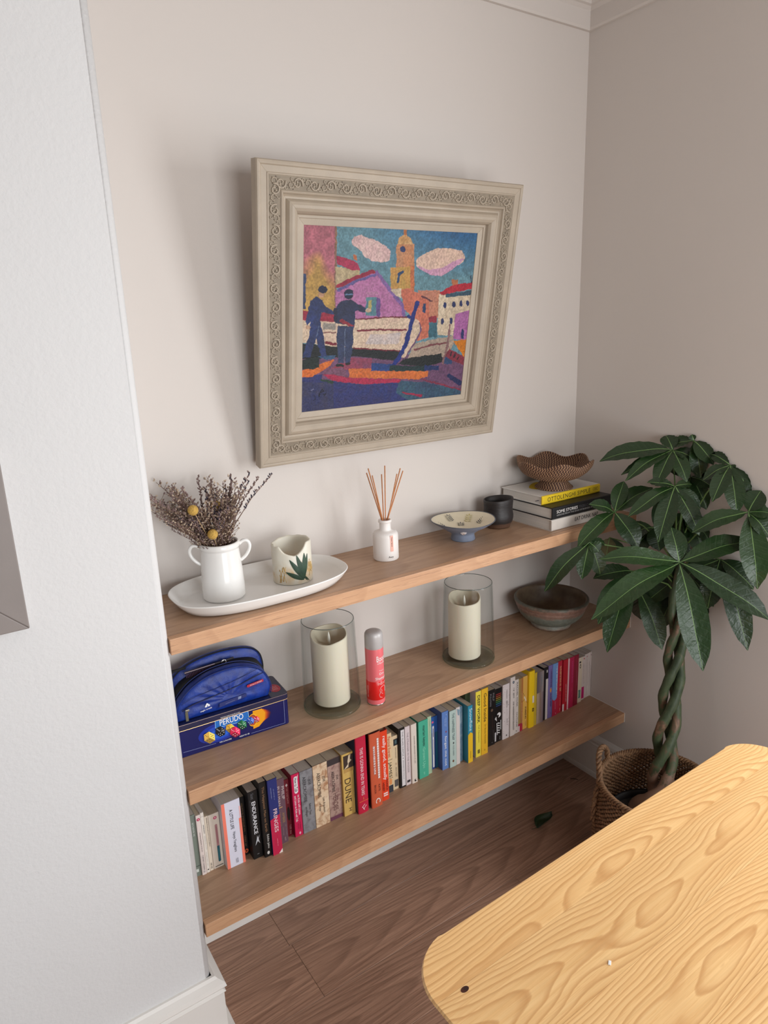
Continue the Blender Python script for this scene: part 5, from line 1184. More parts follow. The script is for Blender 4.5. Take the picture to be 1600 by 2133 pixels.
B(17, 'crimson hardback with navy cover and white title down its spine', (196, 26, 62), (20, 34, 72), hard=True, texts=(('THIS IS GONNA END IN TEARS', .14, .76, -.02, .30, (244, 214, 220), .01),), bands=((.835, .842, -.42, .46, (230, 120, 70)),), bars=((.79, .82, 0, .003, (240, 150, 90)),), shapes=lambda P, h, wd: (P.line(.885*h, .1*wd, .92*h, -.18*wd, .0016, (246, 220, 226)), P.line(.905*h, .24*wd, .95*h, -.05*wd, .0016, (246, 220, 226)), P.line(.91*h, -.16*wd, .96*h, .05*wd, .0014, (246, 220, 226))))
def boxed(P, h, wd):
    for a, e, c in ((.17, .55, -.14), (.08, .62, .22)):
        k = int((e-a)*h/.0075)
        for q_ in range(k): P.rect(a*h+q_*(e-a)*h/k, a*h+(q_+.86)*(e-a)*h/k, c*wd-.0031, c*wd+.0031, (240, 226, 222))
B(18, 'burnt orange hardback with white boxed letters and dark maroon cover', (206, 92, 58), (72, 24, 26), hard=True, shapes=boxed, texts=(('I HAD IN MIND', .175, .55, -.14, .15, (150, 50, 40), .01), ('NOT EXACTLY WHAT', .085, .62, .22, .15, (150, 50, 40), .01), ('KATE', .70, .79, .22, .16, (92, 40, 32), .0), ('BROOK', .69, .81, -.16, .16, (92, 40, 32), .0), ('C', .88, .945, .05, .42, (246, 236, 232), .02)))
B(19, 'vivid orange red hardback with chunky white lower case title', (232, 66, 28), (140, 40, 24), hard=True, texts=(('really good, actually', .07, .70, .02, .46, (250, 226, 222), .03), ('MONICA', .70, .86, .24, .22, (70, 26, 20), .01), ('HEISEY', .73, .86, -.16, .22, (70, 26, 20), .01)), bands=((.885, .905, -.2, .3, (246, 220, 214)), (.915, .935, -.2, .3, (246, 220, 214))))
B(20, 'cream paperback with red author name and bold black title', (226, 202, 160), texts=(('Percival Everett', .05, .40, .0, .52, (206, 92, 62), .01), ('JAMES', .48, .74, .0, .66, (30, 28, 28), .02)), bands=((.44, .446, -.5, .5, K), (.755, .761, -.5, .5, K), (.88, 1, -.5, .5, (54, 58, 66))), shapes=lambda P, h, wd: pill(P, h, wd, .77, .87, .05, .0048, (226, 150, 90)))
B(21, 'cream paperback with a dark square picture near the top of its spine', (222, 200, 164), bands=((.06, .18, -.2, .5, (32, 40, 44)), (.085, .15, .02, .3, (70, 100, 104)), (.82, .95, -.2, .4, (90, 86, 84))), bars=((.22, .42, .1, .002, K), (.50, .54, .1, .003, (150, 90, 60)), (.58, .76, .1, .0032, (80, 60, 50)), (.02, .05, .1, .002, (150, 70, 60))))
B(22, 'black paperback with a white strip carrying thin black capitals', (16, 15, 16), (24, 20, 20), bands=((.03, .975, -.18, .42, (226, 222, 224)),), texts=(('THE GLASS CASTLE', .06, .47, .12, .24, (60, 56, 58), .0), ('JEANNETTE WALLS', .54, .86, .12, .20, (80, 76, 78), .0)), shapes=circ(.505, .12, .0016, K))
B(23, 'pale lilac white paperback with spaced grey capitals', (222, 208, 210), texts=(('THE STRANGER IN THE WOODS', .10, .78, 0, .30, (150, 140, 144), .0),), bands=((.915, .955, -.3, .3, (50, 46, 50)),))
B(24, 'off white paperback with a small black crescent emblem at its foot', (228, 216, 204), bars=((.2, .66, .05, .003, (110, 100, 96)),), shapes=lambda P, h, wd: (P.ell(.955*h, .1*wd, .0050, .0042, K, 16), P.ell(.945*h, .25*wd, .0038, .0034, (228, 216, 204), 14)))
B(25, 'sea green paperback with dark lower case author and pale title', (72, 176, 146), (44, 132, 104), texts=(('marian keyes', .09, .44, .02, .34, (28, 56, 52), .005), ('Grown Ups', .47, .83, -.02, .36, (150, 226, 196), .0)), bars=((.90, .945, 0, .005, (150, 226, 196)),))
B(26, 'very thin pale green paperback beside the sea green one', (176, 200, 168), bars=((.06, .55, .05, .0018, (110, 130, 110)), (.86, .96, .05, .002, (100, 150, 120))))
B(27, 'dark blue paperback with white pill shaped title strip and pink dot', (28, 60, 128), bands=((.0, .30, -.5, .5, (38, 88, 160)), (.30, 1, .2, .5, (24, 92, 116))), shapes=lambda P, h, wd: (circ(.10, -.15, .0036, (226, 92, 130))(P, h, wd), pill(P, h, wd, .17, .97, -.1, .0032, (222, 220, 226)), P.line(.22*h, -.1*wd, .38*h, -.1*wd, .0022, (50, 60, 110)), P.line(.43*h, -.1*wd, .72*h, -.1*wd, .0016, (140, 140, 160))))
B(28, 'cornflower blue paperback with white script title on its lower spine', (96, 132, 196), (74, 96, 160), texts=(('forget me not', .42, .94, .0, .42, (236, 238, 244), .02),), bars=((.10, .26, .1, .002, (190, 206, 236)), (.12, .25, -.12, .002, (190, 206, 236)), (.03, .06, .1, .004, (190, 206, 236))), shapes=lambda P, h, wd: P.ell(.35*h, .1*wd, .0034, .0022, (150, 60, 60), 10))
B(29, 'pale grey green paperback with widely spaced dark capitals', (182, 202, 196), (120, 132, 128), texts=(('THE HAPPINESS TRAP', .05, .52, .03, .34, (78, 96, 100), .0), ('RUSS HARRIS', .62, .80, .05, .20, (110, 128, 130), .0)), shapes=lambda P, h, wd: (P.ell(.575*h, .05*wd, .004, .0024, (54, 66, 70), 10), P.ell(.895*h, .0*wd, .0044, .0034, (110, 66, 40), 12)))
B(30, 'slim white paperback left of the slate blue mottled one', (214, 206, 202), shapes=lambda P, h, wd: (P.poly([(.02*h, -.3*wd), (.13*h, -.1*wd), (.15*h, .3*wd), (.05*h, .4*wd)], (130, 156, 172)),))
B(31, 'slim slate blue mottled paperback with plain spine', (110, 140, 164), smat=stained('slate_blue_print', (116, 146, 168), (92, 120, 146), (150, 172, 186), 60))
def snow(P, h, wd):
    P.rect(.50*h, 1*h, -.5*wd, .5*wd, (236, 190, 36)); P.poly([(.50*h, -.5*wd), (.50*h, .5*wd), (.465*h, 0)], (236, 190, 36)); P.line(.80*h, .05*wd, .93*h, .05*wd, .0016, (90, 60, 20))
B(32, 'paperback with teal blue top half and yellow lower half', (44, 142, 172), (60, 140, 160), shapes=snow, texts=(('Snowflake', .05, .44, .06, .62, (206, 232, 240), .01),))
B(33, 'tall yellow paperback with bold black capitals and a pale pink cover', (240, 220, 74), (216, 196, 190), page=PAGE_GREY, texts=(('DEEP WORK', .06, .48, .02, .48, (40, 38, 30), .03), ('Cal Newport', .51, .78, .05, .34, (150, 132, 50), .0)), bands=((.89, .95, -.15, .25, (120, 104, 40)),))
B(34, 'tall amber yellow paperback with dark rounded title', (236, 184, 44), (206, 150, 30), texts=(('Good Inside', .07, .50, .04, .42, (76, 62, 26), .01), ('Dr Becky Kennedy', .54, .84, .04, .26, (120, 94, 30), .0)), bars=((.92, .945, .0, .005, (150, 120, 40)),))
B(35, 'black fantasy paperback with grey author lettering and a bronze disc', (18, 16, 17), texts=(('PHILIP', .06, .20, .24, .24, (130, 128, 132), .0), ('PULLMAN', .06, .28, -.14, .24, (130, 128, 132), .0)), shapes=circ(.36, .05, .0052, (104, 82, 66)), bars=((.45, .68, .1, .003, (74, 50, 40)), (.72, .9, .2, .0016, (110, 108, 110)), (.93, .96, 0, .005, (120, 118, 120))))
def rainbow(P, h, wd):
    for r, c in enumerate(((190, 60, 60), (206, 96, 60), (206, 150, 60), (150, 160, 70), (80, 150, 90), (60, 130, 150), (60, 90, 150))):
        for k in range(7): P.ell((.10+.035*r)*h, (-.30+.10*k)*wd, .0022, .0011, c, 8)
    P.ell(.49*h, .05*wd, .0090, .0085, (232, 230, 230), 22); P.ell(.505*h, -.1*wd, .0052, .0050, (16, 15, 16), 16); P.poly([(.50*h, -.3*wd), (.54*h, -.5*wd), (.60*h, -.2*wd)], (206, 206, 206))
    for k in range(5): P.line((.635+.045*k)*h, -.12*wd, (.655+.045*k)*h, .18*wd, .0032, (238, 238, 238))
    P.line(.63*h, -.22*wd, .86*h, -.16*wd, .0026, (238, 238, 238)); P.line(.60*h, .3*wd, .78*h, .3*wd, .0022, (238, 238, 238)); P.rect(.80*h, .97*h, -.5*wd, -.30*wd, (206, 204, 206))
B(36, 'black paperback with a rainbow of dots and a white ring on its spine', (15, 14, 15), shapes=rainbow, bars=((.90, .965, .2, .0024, (190, 190, 190)),))
def dots(P, h, wd):
    r_ = random.Random(9)
    for _ in range(26): P.ell(r_.uniform(.03, .97)*h, r_.choice((r_.uniform(-.46, -.2), r_.uniform(.3, .46)))*wd, .0009, .0008, r_.choice(((60, 56, 80), (150, 60, 80), (80, 70, 70))), 6)
    P.ell(.94*h, .1*wd, .0030, .0022, (60, 56, 60), 10)
B(37, 'white paperback sprinkled with small dark dots beside the black rainbow one', (222, 212, 212), shapes=dots, bars=((.10, .26, .08, .0032, (110, 104, 110)), (.30, .42, .08, .0042, (50, 48, 54)), (.45, .58, .08, .0016, (150, 140, 146)), (.62, .74, .08, .0034, (80, 76, 84))))
B(38, 'taller white paperback with round blue emblem and bold capitals', (222, 212, 206), shapes=lambda P, h, wd: (P.ell(.09*h, .1*wd, .0050, .0044, (52, 62, 82), 16), P.ell(.09*h, .1*wd, .0024, .0020, (170, 180, 190), 10)), bars=((.19, .36, .15, .0056, (58, 54, 56)), (.42, .90, .15, .0050, (96, 90, 88))))
B(39, 'slim white paperback with thin grey capitals next to the blue emblem one', (218, 208, 202), texts=(('RACHEL CUSK', .05, .50, .08, .36, (96, 90, 88), .0), ('OUTLINE', .60, .88, .08, .36, (120, 112, 108), .0)), shapes=circ(.955, 0, .002, K))
B(40, 'paperback with khaki top fading to burnt orange and a crimson foot', (186, 150, 84), bands=((0, .85, -.5, .5, (168, 152, 92), (186, 110, 56)), (.85, 1, -.5, .5, (176, 40, 66))), bars=((.25, .42, .25, .003, (210, 190, 140)), (.46, .86, .2, .0026, (226, 196, 160))), shapes=lambda P, h, wd: P.rect(.89*h, 1*h, -.5*wd, -.16*wd, (226, 206, 206)))
def tree(P, h, wd):
    P.line(.30*h, -.4*wd, .52*h, .45*wd, .0012, (110, 60, 30)); P.line(.40*h, 0, .46*h, -.4*wd, .0012, (110, 60, 30)); P.poly([(.36*h, -.1*wd), (.46*h, .25*wd), (.49*h, .2*wd), (.40*h, -.2*wd)], (240, 226, 200))
B(41, 'amber paperback with brown branch lines and short black title', (226, 178, 88), shapes=tree, bars=((.58, .82, .15, .006, (60, 44, 30)), (.85, .95, .15, .003, (150, 110, 60))))
B(42, 'bright yellow hardback with a white square and a black mark on its spine', (244, 202, 24), hard=True, bands=((.44, .565, .05, .34, (232, 222, 214)), (.66, .72, .05, .34, (40, 36, 24)), (.675, .705, .13, .24, (200, 160, 30))))
B(43, 'very thin mustard paperback right of the bright yellow hardback', (206, 176, 60), bars=((.1, .8, .1, .002, (140, 116, 40)),))
B(44, 'grey to beige shaded paperback beside the thin mustard one', (170, 152, 142), bands=((0, .4, -.5, .5, (92, 82, 92), (160, 146, 142)), (.4, 1, -.5, .5, (190, 166, 142), (122, 104, 112))), bars=((.06, .28, .2, .005, (136, 150, 160)), (.34, .84, 0, .003, (150, 112, 84)), (.88, .95, 0, .002, (130, 110, 100))))
B(45, 'paperback with black top and a long white label below it', (26, 22, 30), bands=((.0, .2, -.2, .4, (18, 17, 18)), (.22, 1, -.05, .45, (222, 212, 208)), (.05, .10, .05, .3, (206, 200, 200))), bars=((.26, .9, .2, .002, (190, 180, 176)),))
B(46, 'lavender purple paperback with an orange flash in the middle of its spine', (122, 108, 168), texts=(), bars=((.08, .42, .15, .0056, (70, 56, 110)), (.54, .78, .15, .0056, (70, 56, 110)), (.90, .94, .1, .004, (40, 34, 60))), shapes=lambda P, h, wd: P.ell(.475*h, .1*wd, .0085, .0036, (226, 150, 70), 14))
def bluered(P, h, wd):
    P.rect(.66*h, 1*h, -.5*wd, .5*wd, (178, 34, 68)); P.ell(.645*h, -.05*wd, .012, .011, (112, 150, 204), 20); P.rect(.4*h, .66*h, .4*wd, .5*wd, (178, 34, 68))
B(47, 'paperback with rounded pale blue top over a crimson lower spine', (112, 150, 204), shapes=bluered, bars=((.06, .60, .25, .0056, (230, 236, 244)), (.72, .88, .0, .003, (226, 150, 170)), (.94, .97, .1, .003, (240, 200, 210))))
B(48, 'red paperback with chunky cream capitals on its upper spine', (184, 32, 56), texts=(), bars=((.10, .58, .12, .0075, (226, 176, 130)), (.64, .86, .1, .004, (220, 120, 110)), (.90, .96, .1, .003, (240, 200, 190))))
B(49, 'plain bright red paperback with pale capitals low on its spine', (176, 22, 40), bars=((.48, .82, .15, .005, (220, 150, 150)),), bands=((.86, 1, -.5, -.16, (222, 208, 204)),))
B(50, 'very thin paperback with pale pink white spine between two red ones', (226, 186, 190), bars=((.9, .97, 0, .002, (190, 90, 110)),))
B(51, 'crimson pink paperback with faint purple lettering', (170, 26, 70), bars=((.08, .5, .1, .005, (206, 70, 130)), (.56, .8, .1, .0035, (200, 80, 110))))
B(52, 'dark ruby paperback with two fine pink lines down its spine', (134, 20, 46), bands=((.03, .97, -.02, .03, (180, 70, 90)), (.03, .97, .24, .28, (170, 60, 80))), bars=((.3, .6, .12, .003, (190, 100, 110)),))
B(53, 'cream paperback with a small black bird emblem near its top', (222, 206, 184), shapes=lambda P, h, wd: (P.ell(.10*h, .0, .0040, .0050, K, 12), P.ell(.19*h, .05*wd, .0088, .0040, K, 14), P.ell(.19*h, .05*wd, .005, .0022, (222, 206, 184), 10), P.rect(.72*h, .9*h, -.2*wd, .25*wd, (70, 130, 122)), P.rect(.74*h, .88*h, -.2*wd, .02*wd, (150, 170, 150))))
B(54, 'slim white paperback with a magenta panel at its foot', (222, 208, 202), bands=((.70, .97, -.4, .4, (196, 30, 110)),), bars=((.15, .62, .0, .002, (150, 120, 120)),), shapes=circ(.05, .1, .003, (206, 100, 90)))
B(55, 'plain off white paperback, third from the right end', (218, 204, 198), bars=((.12, .7, .1, .0016, (150, 136, 134)), (.80, .92, .1, .0016, (150, 136, 134))), shapes=circ(.06, .1, .0026, (190, 110, 120)))
B(56, 'slim off white paperback, second from the right end', (220, 206, 200), bars=((.2, .75, .0, .0018, (140, 120, 124)),))
B(57, 'thin off white paperback with a dark red dot, last at the right wall', (216, 202, 196), shapes=circ(.07, 0, .0018, (120, 30, 60)), bars=((.3, .8, 0, .0012, (150, 130, 130)),))
# a taller dark green book set back between the teal and yellow ones
x0, x1 = .9318, .9530
t = thing('paperback_book', 'dark green book set back behind the teal and yellow paperback', 'book', ((x0+x1)/2, -.128, Z3), group='books on the lowest shelf')
gm = mat((52, 66, 40), .5, 'dark_green_cover', .3, 60); hw = (x1-x0)/2; h = .240
prof = [(-hw, .118), (-hw, .001), (-hw+.001, 0), (hw-.001, 0), (hw, .001), (hw, .118), (hw-.0005, .118), (hw-.0005, .002), (-hw+.0005, .002), (-hw+.0005, .118)]; n = len(prof)
o = mesh_obj('cover', [(a, b, 0) for a, b in prof]+[(a, b, h) for a, b in prof], [(k, (k+1) % n, (k+1) % n+n, k+n) for k in range(n)]+[(0, 1, 8, 9), (1, 2, 3, 4, 7, 8), (4, 5, 6, 7)]+[tuple(q_+n for q_ in f)[::-1] for f in ((0, 1, 8, 9), (1, 2, 3, 4, 7, 8), (4, 5, 6, 7))], gm, t)
bm = bmesh.new(); bm.from_mesh(o.data); bmesh.ops.recalc_face_normals(bm, faces=bm.faces); bm.to_mesh(o.data); bm.free()
box('page_block', -hw+.0007, hw-.0007, .0022, .117, .0002, h-.0004, PAGE_CREAM, t)

# ------------------------------------------------------------------ seagrass basket and braided money tree
BC = Vector((1.270, -.600, FL)); BR, BH = .165, .352
def basket():
    t = thing('seagrass_basket', 'brown woven seagrass basket with loop handles holding the braided tree', 'basket', BC)
    wm = NT('seagrass'); o = wm.obj(); n = wm.noise(wm.mapping(o, (60, 60, 140)), 1, 4, .6); n2 = wm.noise(o, 9, 3)
    wm.link(wm.mix(wm.ramp(n2, [(.3, (0, 0, 0)), (.75, (.5, .5, .5))]), wm.ramp(n, [(.28, lin((72, 50, 36))), (.5, lin((128, 94, 66))), (.75, lin((166, 128, 92)))]), lin((120, 92, 64))), wm.b.inputs['Base Color']); wm.b.inputs['Roughness'].default_value = .75; wm.bump(n, .4, .002)
    SG = wm.m; V, F = [], []; rows = 54; ns = 58; SEG = ns*6
    def rad(z): f = z/BH; return BR*(.90+.16*math.sin(PI*min(1, f*.78+.08))**.9) if f < 1 else BR
    def ring(z, r, k, tr=.0046, amp=.0036):
        b = len(V)
        for j in range(SEG):
            a = 2*PI*j/SEG; w_ = math.sin(ns/2*a*2+PI*(k % 2))
            ro = r+amp*w_; zz = z+.0012*math.sin(7*a+k)+.0015*math.sin(3*a+.5*k)
            for q_ in range(6):
                g = 2*PI*q_/6+.3*k; V.append(((ro+tr*.8*math.cos(g))*math.cos(a), (ro+tr*.8*math.cos(g))*math.sin(a), zz+tr*math.sin(g)))
        for j in range(SEG):
            l = (j+1) % SEG
            for q_ in range(6): m_ = (q_+1) % 6; F.append((b+j*6+q_, b+l*6+q_, b+l*6+m_, b+j*6+m_))
    for k in range(rows): z = .006+(BH-.012)*k/(rows-1); ring(z, rad(z), k)
    w_ = mesh_obj('woven_wall', V, F, SG, t, True); w_['kind'] = 'stuff'
    V, F = [], []
    lathe('base_mat', [(0, .004), (.14, .004), (.146, .009), (.14, .014), (0, .014)], SG, t, 40)
    # plaited rim
    R0 = rad(BH); parts = []
    for s in range(3):
        pts = [((R0+.006*math.cos(38*a+s*2*PI/3))*math.cos(a), (R0+.006*math.cos(38*a+s*2*PI/3))*math.sin(a), BH-.002+.006*math.sin(38*a+s*2*PI/3)) for a in np.linspace(0, 2*PI, 400)]
        parts.append(tube_data(pts, .0040, 5, False))
    V, F = join_data(parts); mesh_obj('plaited_rim', V, F, SG, t, True)
    def handle(a0, a1, hgt, tails):
        c = []
        for f in np.linspace(0, 1, 46):
            u = (1-math.cos(f*PI))/2; a = a0+(a1-a0)*u; c.append(Vector((math.cos(a)*(R0+.004), math.sin(a)*(R0+.004), BH-.012+hgt*math.sin(f*PI)**.62)))
        if tails: # the plait runs on down the outside of the wall
            for f in np.linspace(0, 1, 14)[1:]:
                z = BH-.012-.115*f; a = a0+.04*f; c.insert(0, Vector((math.cos(a)*(rad(z)+.010), math.sin(a)*(rad(z)+.010), z)))
        parts = []
        for s in range(3):
            pts = []
            for i, p in enumerate(c):
                d = (c[min(i+1, len(c)-1)]-c[max(i-1, 0)]).normalized(); n1 = d.cross(Vector((math.cos(a0), math.sin(a0), .2))).normalized(); n2 = d.cross(n1); g = i*.62+s*2*PI/3
                pts.append(p+n1*.0050*math.cos(g)+n2*.0050*math.sin(g))
            parts.append(tube_data(pts, .0044, 6))
        V, F = join_data(parts); mesh_obj('handle', V, F, SG, t, True)
    handle(math.radians(141), math.radians(96), .075, True); handle(math.radians(276), math.radians(321), .075, True)
    # loose tuft where the handle is tied
    a = math.radians(146); p = Vector((math.cos(a)*(R0+.010), math.sin(a)*(R0+.010), BH-.045)); parts = []
    r_ = random.Random(3)
    for k in range(7): parts.append(tube_data([p, p+Vector((-.010-.006*r_.random(), .004*r_.uniform(-1, 1), .008*r_.random())), p+Vector((-.020-.010*r_.random(), .008*r_.uniform(-1, 1), -.022-.012*r_.random()))], .0011, 4))
    V, F = join_data(parts); mesh_obj('loose_tuft', V, F, SG, t, True)
basket()
def money_tree():
    t = thing('braided_money_tree', 'braided trunk money tree with glossy palmate leaves beside the right wall', 'potted plant', BC+Vector((0, 0, .0145)))
    inv = Vector(t.location)
    L = lambda p: Vector(p)-inv
    lathe('nursery_pot', [(0, 0), (.105, 0), (.112, .004), (.135, .205), (.140, .212), (.138, .218), (.132, .214), (.128, .20), (.108, .02), (0, .018)], mat((28, 27, 28), .5, 'black_pot_plastic', .1, 30), t, 48)
    soil = []
    bm = bmesh.new(); bmesh.ops.create_circle(bm, cap_ends=True, segments=48, radius=.1295)
    bmesh.ops.inset_region(bm, faces=bm.faces[:], thickness=.03); bmesh.ops.subdivide_edges(bm, edges=bm.edges[:], cuts=2, use_grid_fill=True)
    for v in bm.verts: v.co.z = .196+.006*mnoise.noise(v.co*40)
    bm_obj('soil', bm, mat((34, 27, 22), .95, 'dark_compost', .5, 120, 1, 90), t, True)
    trunk_base = Vector((1.325, -.572, .215))
    D0 = (trunk_base-CAM).dot(fw)
    top = at_depth(1414, 1300, D0-.02); crown = at_depth(1408, 1150, D0-.01)
    # bark: green with tan patches and pale scuffs
    bt = NT('money_tree_bark'); o = bt.obj(); n = bt.noise(bt.mapping(o, (26, 26, 14)), 1, 5, .65, .4); sx = bt.add('ShaderNodeSeparateXYZ'); bt.link(o, sx.inputs[0])
    low = bt.ramp(bt.math('ADD', bt.math('MULTIPLY', sx.outputs[2], 5), bt.math('MULTIPLY', bt.math('SUBTRACT', n, .5), .7)), [(1.72/2.2, (1, 1, 1)), (1.95/2.2, (0, 0, 0))]) 
    g = bt.ramp(n, [(.34, lin((52, 66, 46))), (.54, lin((78, 92, 64))), (.61, lin((112, 88, 70))), (.72, lin((158, 128, 104)))])
    f = bt.math('ADD', bt.math('MULTIPLY', sx.outputs[2], 3.0), bt.math('MULTIPLY', bt.math('SUBTRACT', n, .5), .9))
    lowmask = bt.ramp(f, [(.93, (1, 1, 1)), (1.0, (0, 0, 0))])
    bt.link(bt.mix(lowmask, g, lin((150, 120, 102))), bt.b.inputs['Base Color']); bt.b.inputs['Roughness'].default_value = .55; bt.bump(n, .5, .004)
    axis_pts = [trunk_base, trunk_base.lerp(top, .3), trunk_base.lerp(top, .65), top, crown]
    for s in range(3):
        pts, rad = [], []; ph = s*2*PI/3+2.0
        for k in range(64):
            f = k/63; x = f*4; i = min(3, int(x)); c = axis_pts[i].lerp(axis_pts[i+1], x-i)
            z = f; amp = .028*(1-f*.45)+.012*max(0, 1-f*6); tw = ph+f*2*PI*2.15
            c = c+Vector((math.cos(tw)*amp, math.sin(tw)*amp, 0)); pts.append(L(c))
            rad.append(.0165*(1-.30*f)+.030*max(0, 1-f*7.5)**1.3+.0012*math.sin(k*1.3+s))
        # root foot sinking in the compost
        pts.insert(0, pts[0]+Vector((math.cos(ph)*.012, math.sin(ph)*.012, -.03))); rad.insert(0, rad[0]*1.05)
        V, F = tube_data(pts, rad, 14); mesh_obj('braided_stem', V, F, bt.m, t, True)
    # leaves
    lt = NT('glossy_leaf'); uv = lt.add('ShaderNodeUVMap'); sp_ = lt.add('ShaderNodeSeparateXYZ'); lt.link(uv.outputs[0], sp_.inputs[0])
    u, v = sp_.outputs[0], sp_.outputs[1]       # u across -1..1 (0..1), v along
    au = lt.math('ABSOLUTE', lt.math('SUBTRACT', u, .5)); inf = lt.add('ShaderNodeObjectInfo'); rv = inf.outputs['Random']
    ve = lt.math('FRACT', lt.math('MULTIPLY', lt.math('SUBTRACT', v, lt.math('MULTIPLY', au, .18)), 13.0)); vein = lt.math('ABSOLUTE', lt.math('SUBTRACT', ve, .5))
    vl = lt.ramp(vein, [(0, (1, 1, 1)), (.07, (0, 0, 0))]); nz = lt.noise(lt.obj(), 34, 3)
    base = lt.mix(rv, lin((26, 46, 22)), lin((40, 66, 30))); base = lt.mix(lt.ramp(nz, [(.35, (0, 0, 0)), (.7, (.6, .6, .6))]), base, lin((30, 52, 26)))
    base = lt.mix(lt.math('MULTIPLY', vl, .16), base, lin((66, 100, 60)))
    lt.link(base, lt.b.inputs['Base Color']); lt.b.inputs['Roughness'].default_value = .36; lt.b.inputs['Specular IOR Level'].default_value = .5
    lt.b.inputs['Subsurface Weight'].default_value = .0
    lt.bump(lt.math('ADD', lt.math('MULTIPLY', lt.ramp(vein, [(0, (0, 0, 0)), (.16, (1, 1, 1))]), .35), lt.math('MULTIPLY', lt.noise(lt.obj(), 60, 3, .5, .6), 2.4)), .28, .003)
    LEAF = lt.m; RIB = mat((112, 144, 84), .5, 'pale_midrib', .08, 60); PET = mat((96, 124, 66), .5, 'green_petiole', .1, 50); BRN = mat((96, 92, 60), .7, 'faded_leaf', .2, 60)
    r_ = random.Random(21)
    def clampw(p):
        p.x = min(p.x, W-.006)
        if p.z > Z3-.1 and p.z < Z1+.2: p.y = min(p.y, -SD-.012)
        return p
    def leaflet(c, tip, wid, normal_hint, droop, mt=None, sd=0):
        c, tip = Vector(c), Vector(tip); K = 16; ax = tip-c; Lh = ax.length
        d = ax.normalized(); nh = (normal_hint-d*normal_hint.dot(d)).normalized(); side = d.cross(nh)
        V, F, UV, fm = [], [], [], []; cols = (-1, -.66, -.33, -.045, .045, .33, .66, 1)
        for i in range(K+1):
            f = i/K; fb = max(0, f-.05)/.95
            p = c+ax*f+nh*droop*Lh*math.sin(PI*f)+nh*(.012*Lh*math.sin(9*f+sd))
            wv = wid*1.2*(math.sin(PI*fb**.92)**.72)*(1-.25*(1-fb)) if fb > 0 else 0
            wv = wv*(1-.55*max(0, fb-.86)/.14)+.0012
            for q_ in cols:
                x = q_*wv if abs(q_) > .1 else math.copysign(min(.0011*(1.15-f*.8), wv*.5), q_)
                lift = .24*abs(x)+(.0016*math.sin(f*13*2*PI*.5+sd+2*abs(q_)) if abs(q_) > .5 else 0)
                V.append(clampw(p+side*x+nh*(lift+(.0006 if abs(q_) < .1 else 0)))); UV.append((.5+.5*q_, f))
        n = len(cols)
        for i in range(K):
            for q_ in range(n-1): F.append((i*n+q_, i*n+q_+1, (i+1)*n+q_+1, (i+1)*n+q_)); fm.append(1 if q_ == 3 else 0)
        mesh_obj('leaf', [x-inv for x in V], F, [mt or LEAF, RIB], t, True, uvs=UV, fmat=fm)
    def cluster(px, py, d, tips, wid=.026, hint=None, droop=.10, attach=.35, pr=.0022):
        """a palmate leaf: its hub, and each leaflet's tip; the petiole runs back to the crown"""
        c = clampw(at_depth(px, py, D0-d))
        h0 = (CAM-c).normalized()*.75+Vector((0, 0, .75)) if hint is None else hint
        for k, tp in enumerate(tips):
            tx, ty, td = tp[:3]; w_ = tp[3] if len(tp) > 3 else wid; mt = BRN if len(tp) > 4 else None
            tip = clampw(at_depth(tx, ty, D0-td)); leaflet(c, tip, w_, h0, droop, mt, k*1.7+px)
        s = top.lerp(crown, attach); mid = s.lerp(c, .55)+Vector((0, 0, .035))
        V, F = tube_data([L(s), L(s.lerp(mid, .5)+Vector((0, 0, .012))), L(mid), L(mid.lerp(c, .6)), L(c)], [pr*1.3, pr*1.1, pr, pr*.9, pr*.9], 6); mesh_obj('petiole', V, F, PET, t, True)
    # front cluster, largest
    cluster(1415.5, 1172, .17, [(1250, 1164, .16, .030), (1232, 1291, .23, .035), (1464, 1398, .24, .037), (1604, 1292, .26, .036), (1568, 1126, .20, .033), (1398, 1098, .14, .028)], droop=.07, attach=.9)
    cluster(1406, 1013, .10, [(1309, 1077, .11, .022), (1372, 1129, .15, .027), (1457, 1115, .15, .024), (1459, 1061, .12, .018), (1348, 1005, .10, .015), (1441, 1009, .10, .014)], attach=1, droop=.08)
    cluster(1401.6, 938, .04, [(1249, 961, .05, .030), (1303, 1001, .09, .020), (1294, 990, .04, .014), (1366, 1013, .10, .024), (1431, 1004, .10, .022), (1453, 988, .08, .017), (1492, 955, .03, .022), (1418, 902, -.04, .024)], attach=1)
    cluster(1456, 916, .06, [(1458, 902, .05, .011), (1535, 957, .05, .028), (1420, 926, -.01, .022), (1500, 990, .02, .024)], attach=1)
    cluster(1524, 968, .15, [(1465, 1000, .15, .017), (1484, 1046, .19, .022), (1535, 1072, .20, .025), (1562, 1050, .19, .018), (1582, 1026, .17, .018), (1551, 974, .13, .015), (1489, 944, .10, .020)], attach=1)
    cluster(1559, 1067, .21, [(1578, 1227, .25, .034), (1442, 1109, .19, .026), (1606, 1122, .25, .024), (1606, 1016, .19, .028), (1612, 1068, .22, .024)], attach=.95)
    cluster(1280, 1067, .03, [(1227, 1051, .05, .022), (1203, 1142, .08, .026), (1330, 1141, .08, .031), (1360, 1016, .02, .028), (1300, 1003, .0, .022)], attach=.8)
    cluster(1228, 1130, .08, [(1134, 1232, .10, .025), (1212, 1207, .10, .022), (1250, 1196, .06, .024), (1262, 1134, .06, .014), (1248, 1150, .09, .02)], attach=.6)
    # lower and inner leaves
    cluster(1318, 1190, .02, [(1265, 1359, .06, .034), (1236, 1205, .04, .027), (1246, 1300, .06, .034), (1335, 1290, .0, .03)], attach=.5)
    cluster(1330, 1225, .05, [(1379, 1353, .08, .030), (1260, 1240, .03, .03)], attach=.4)
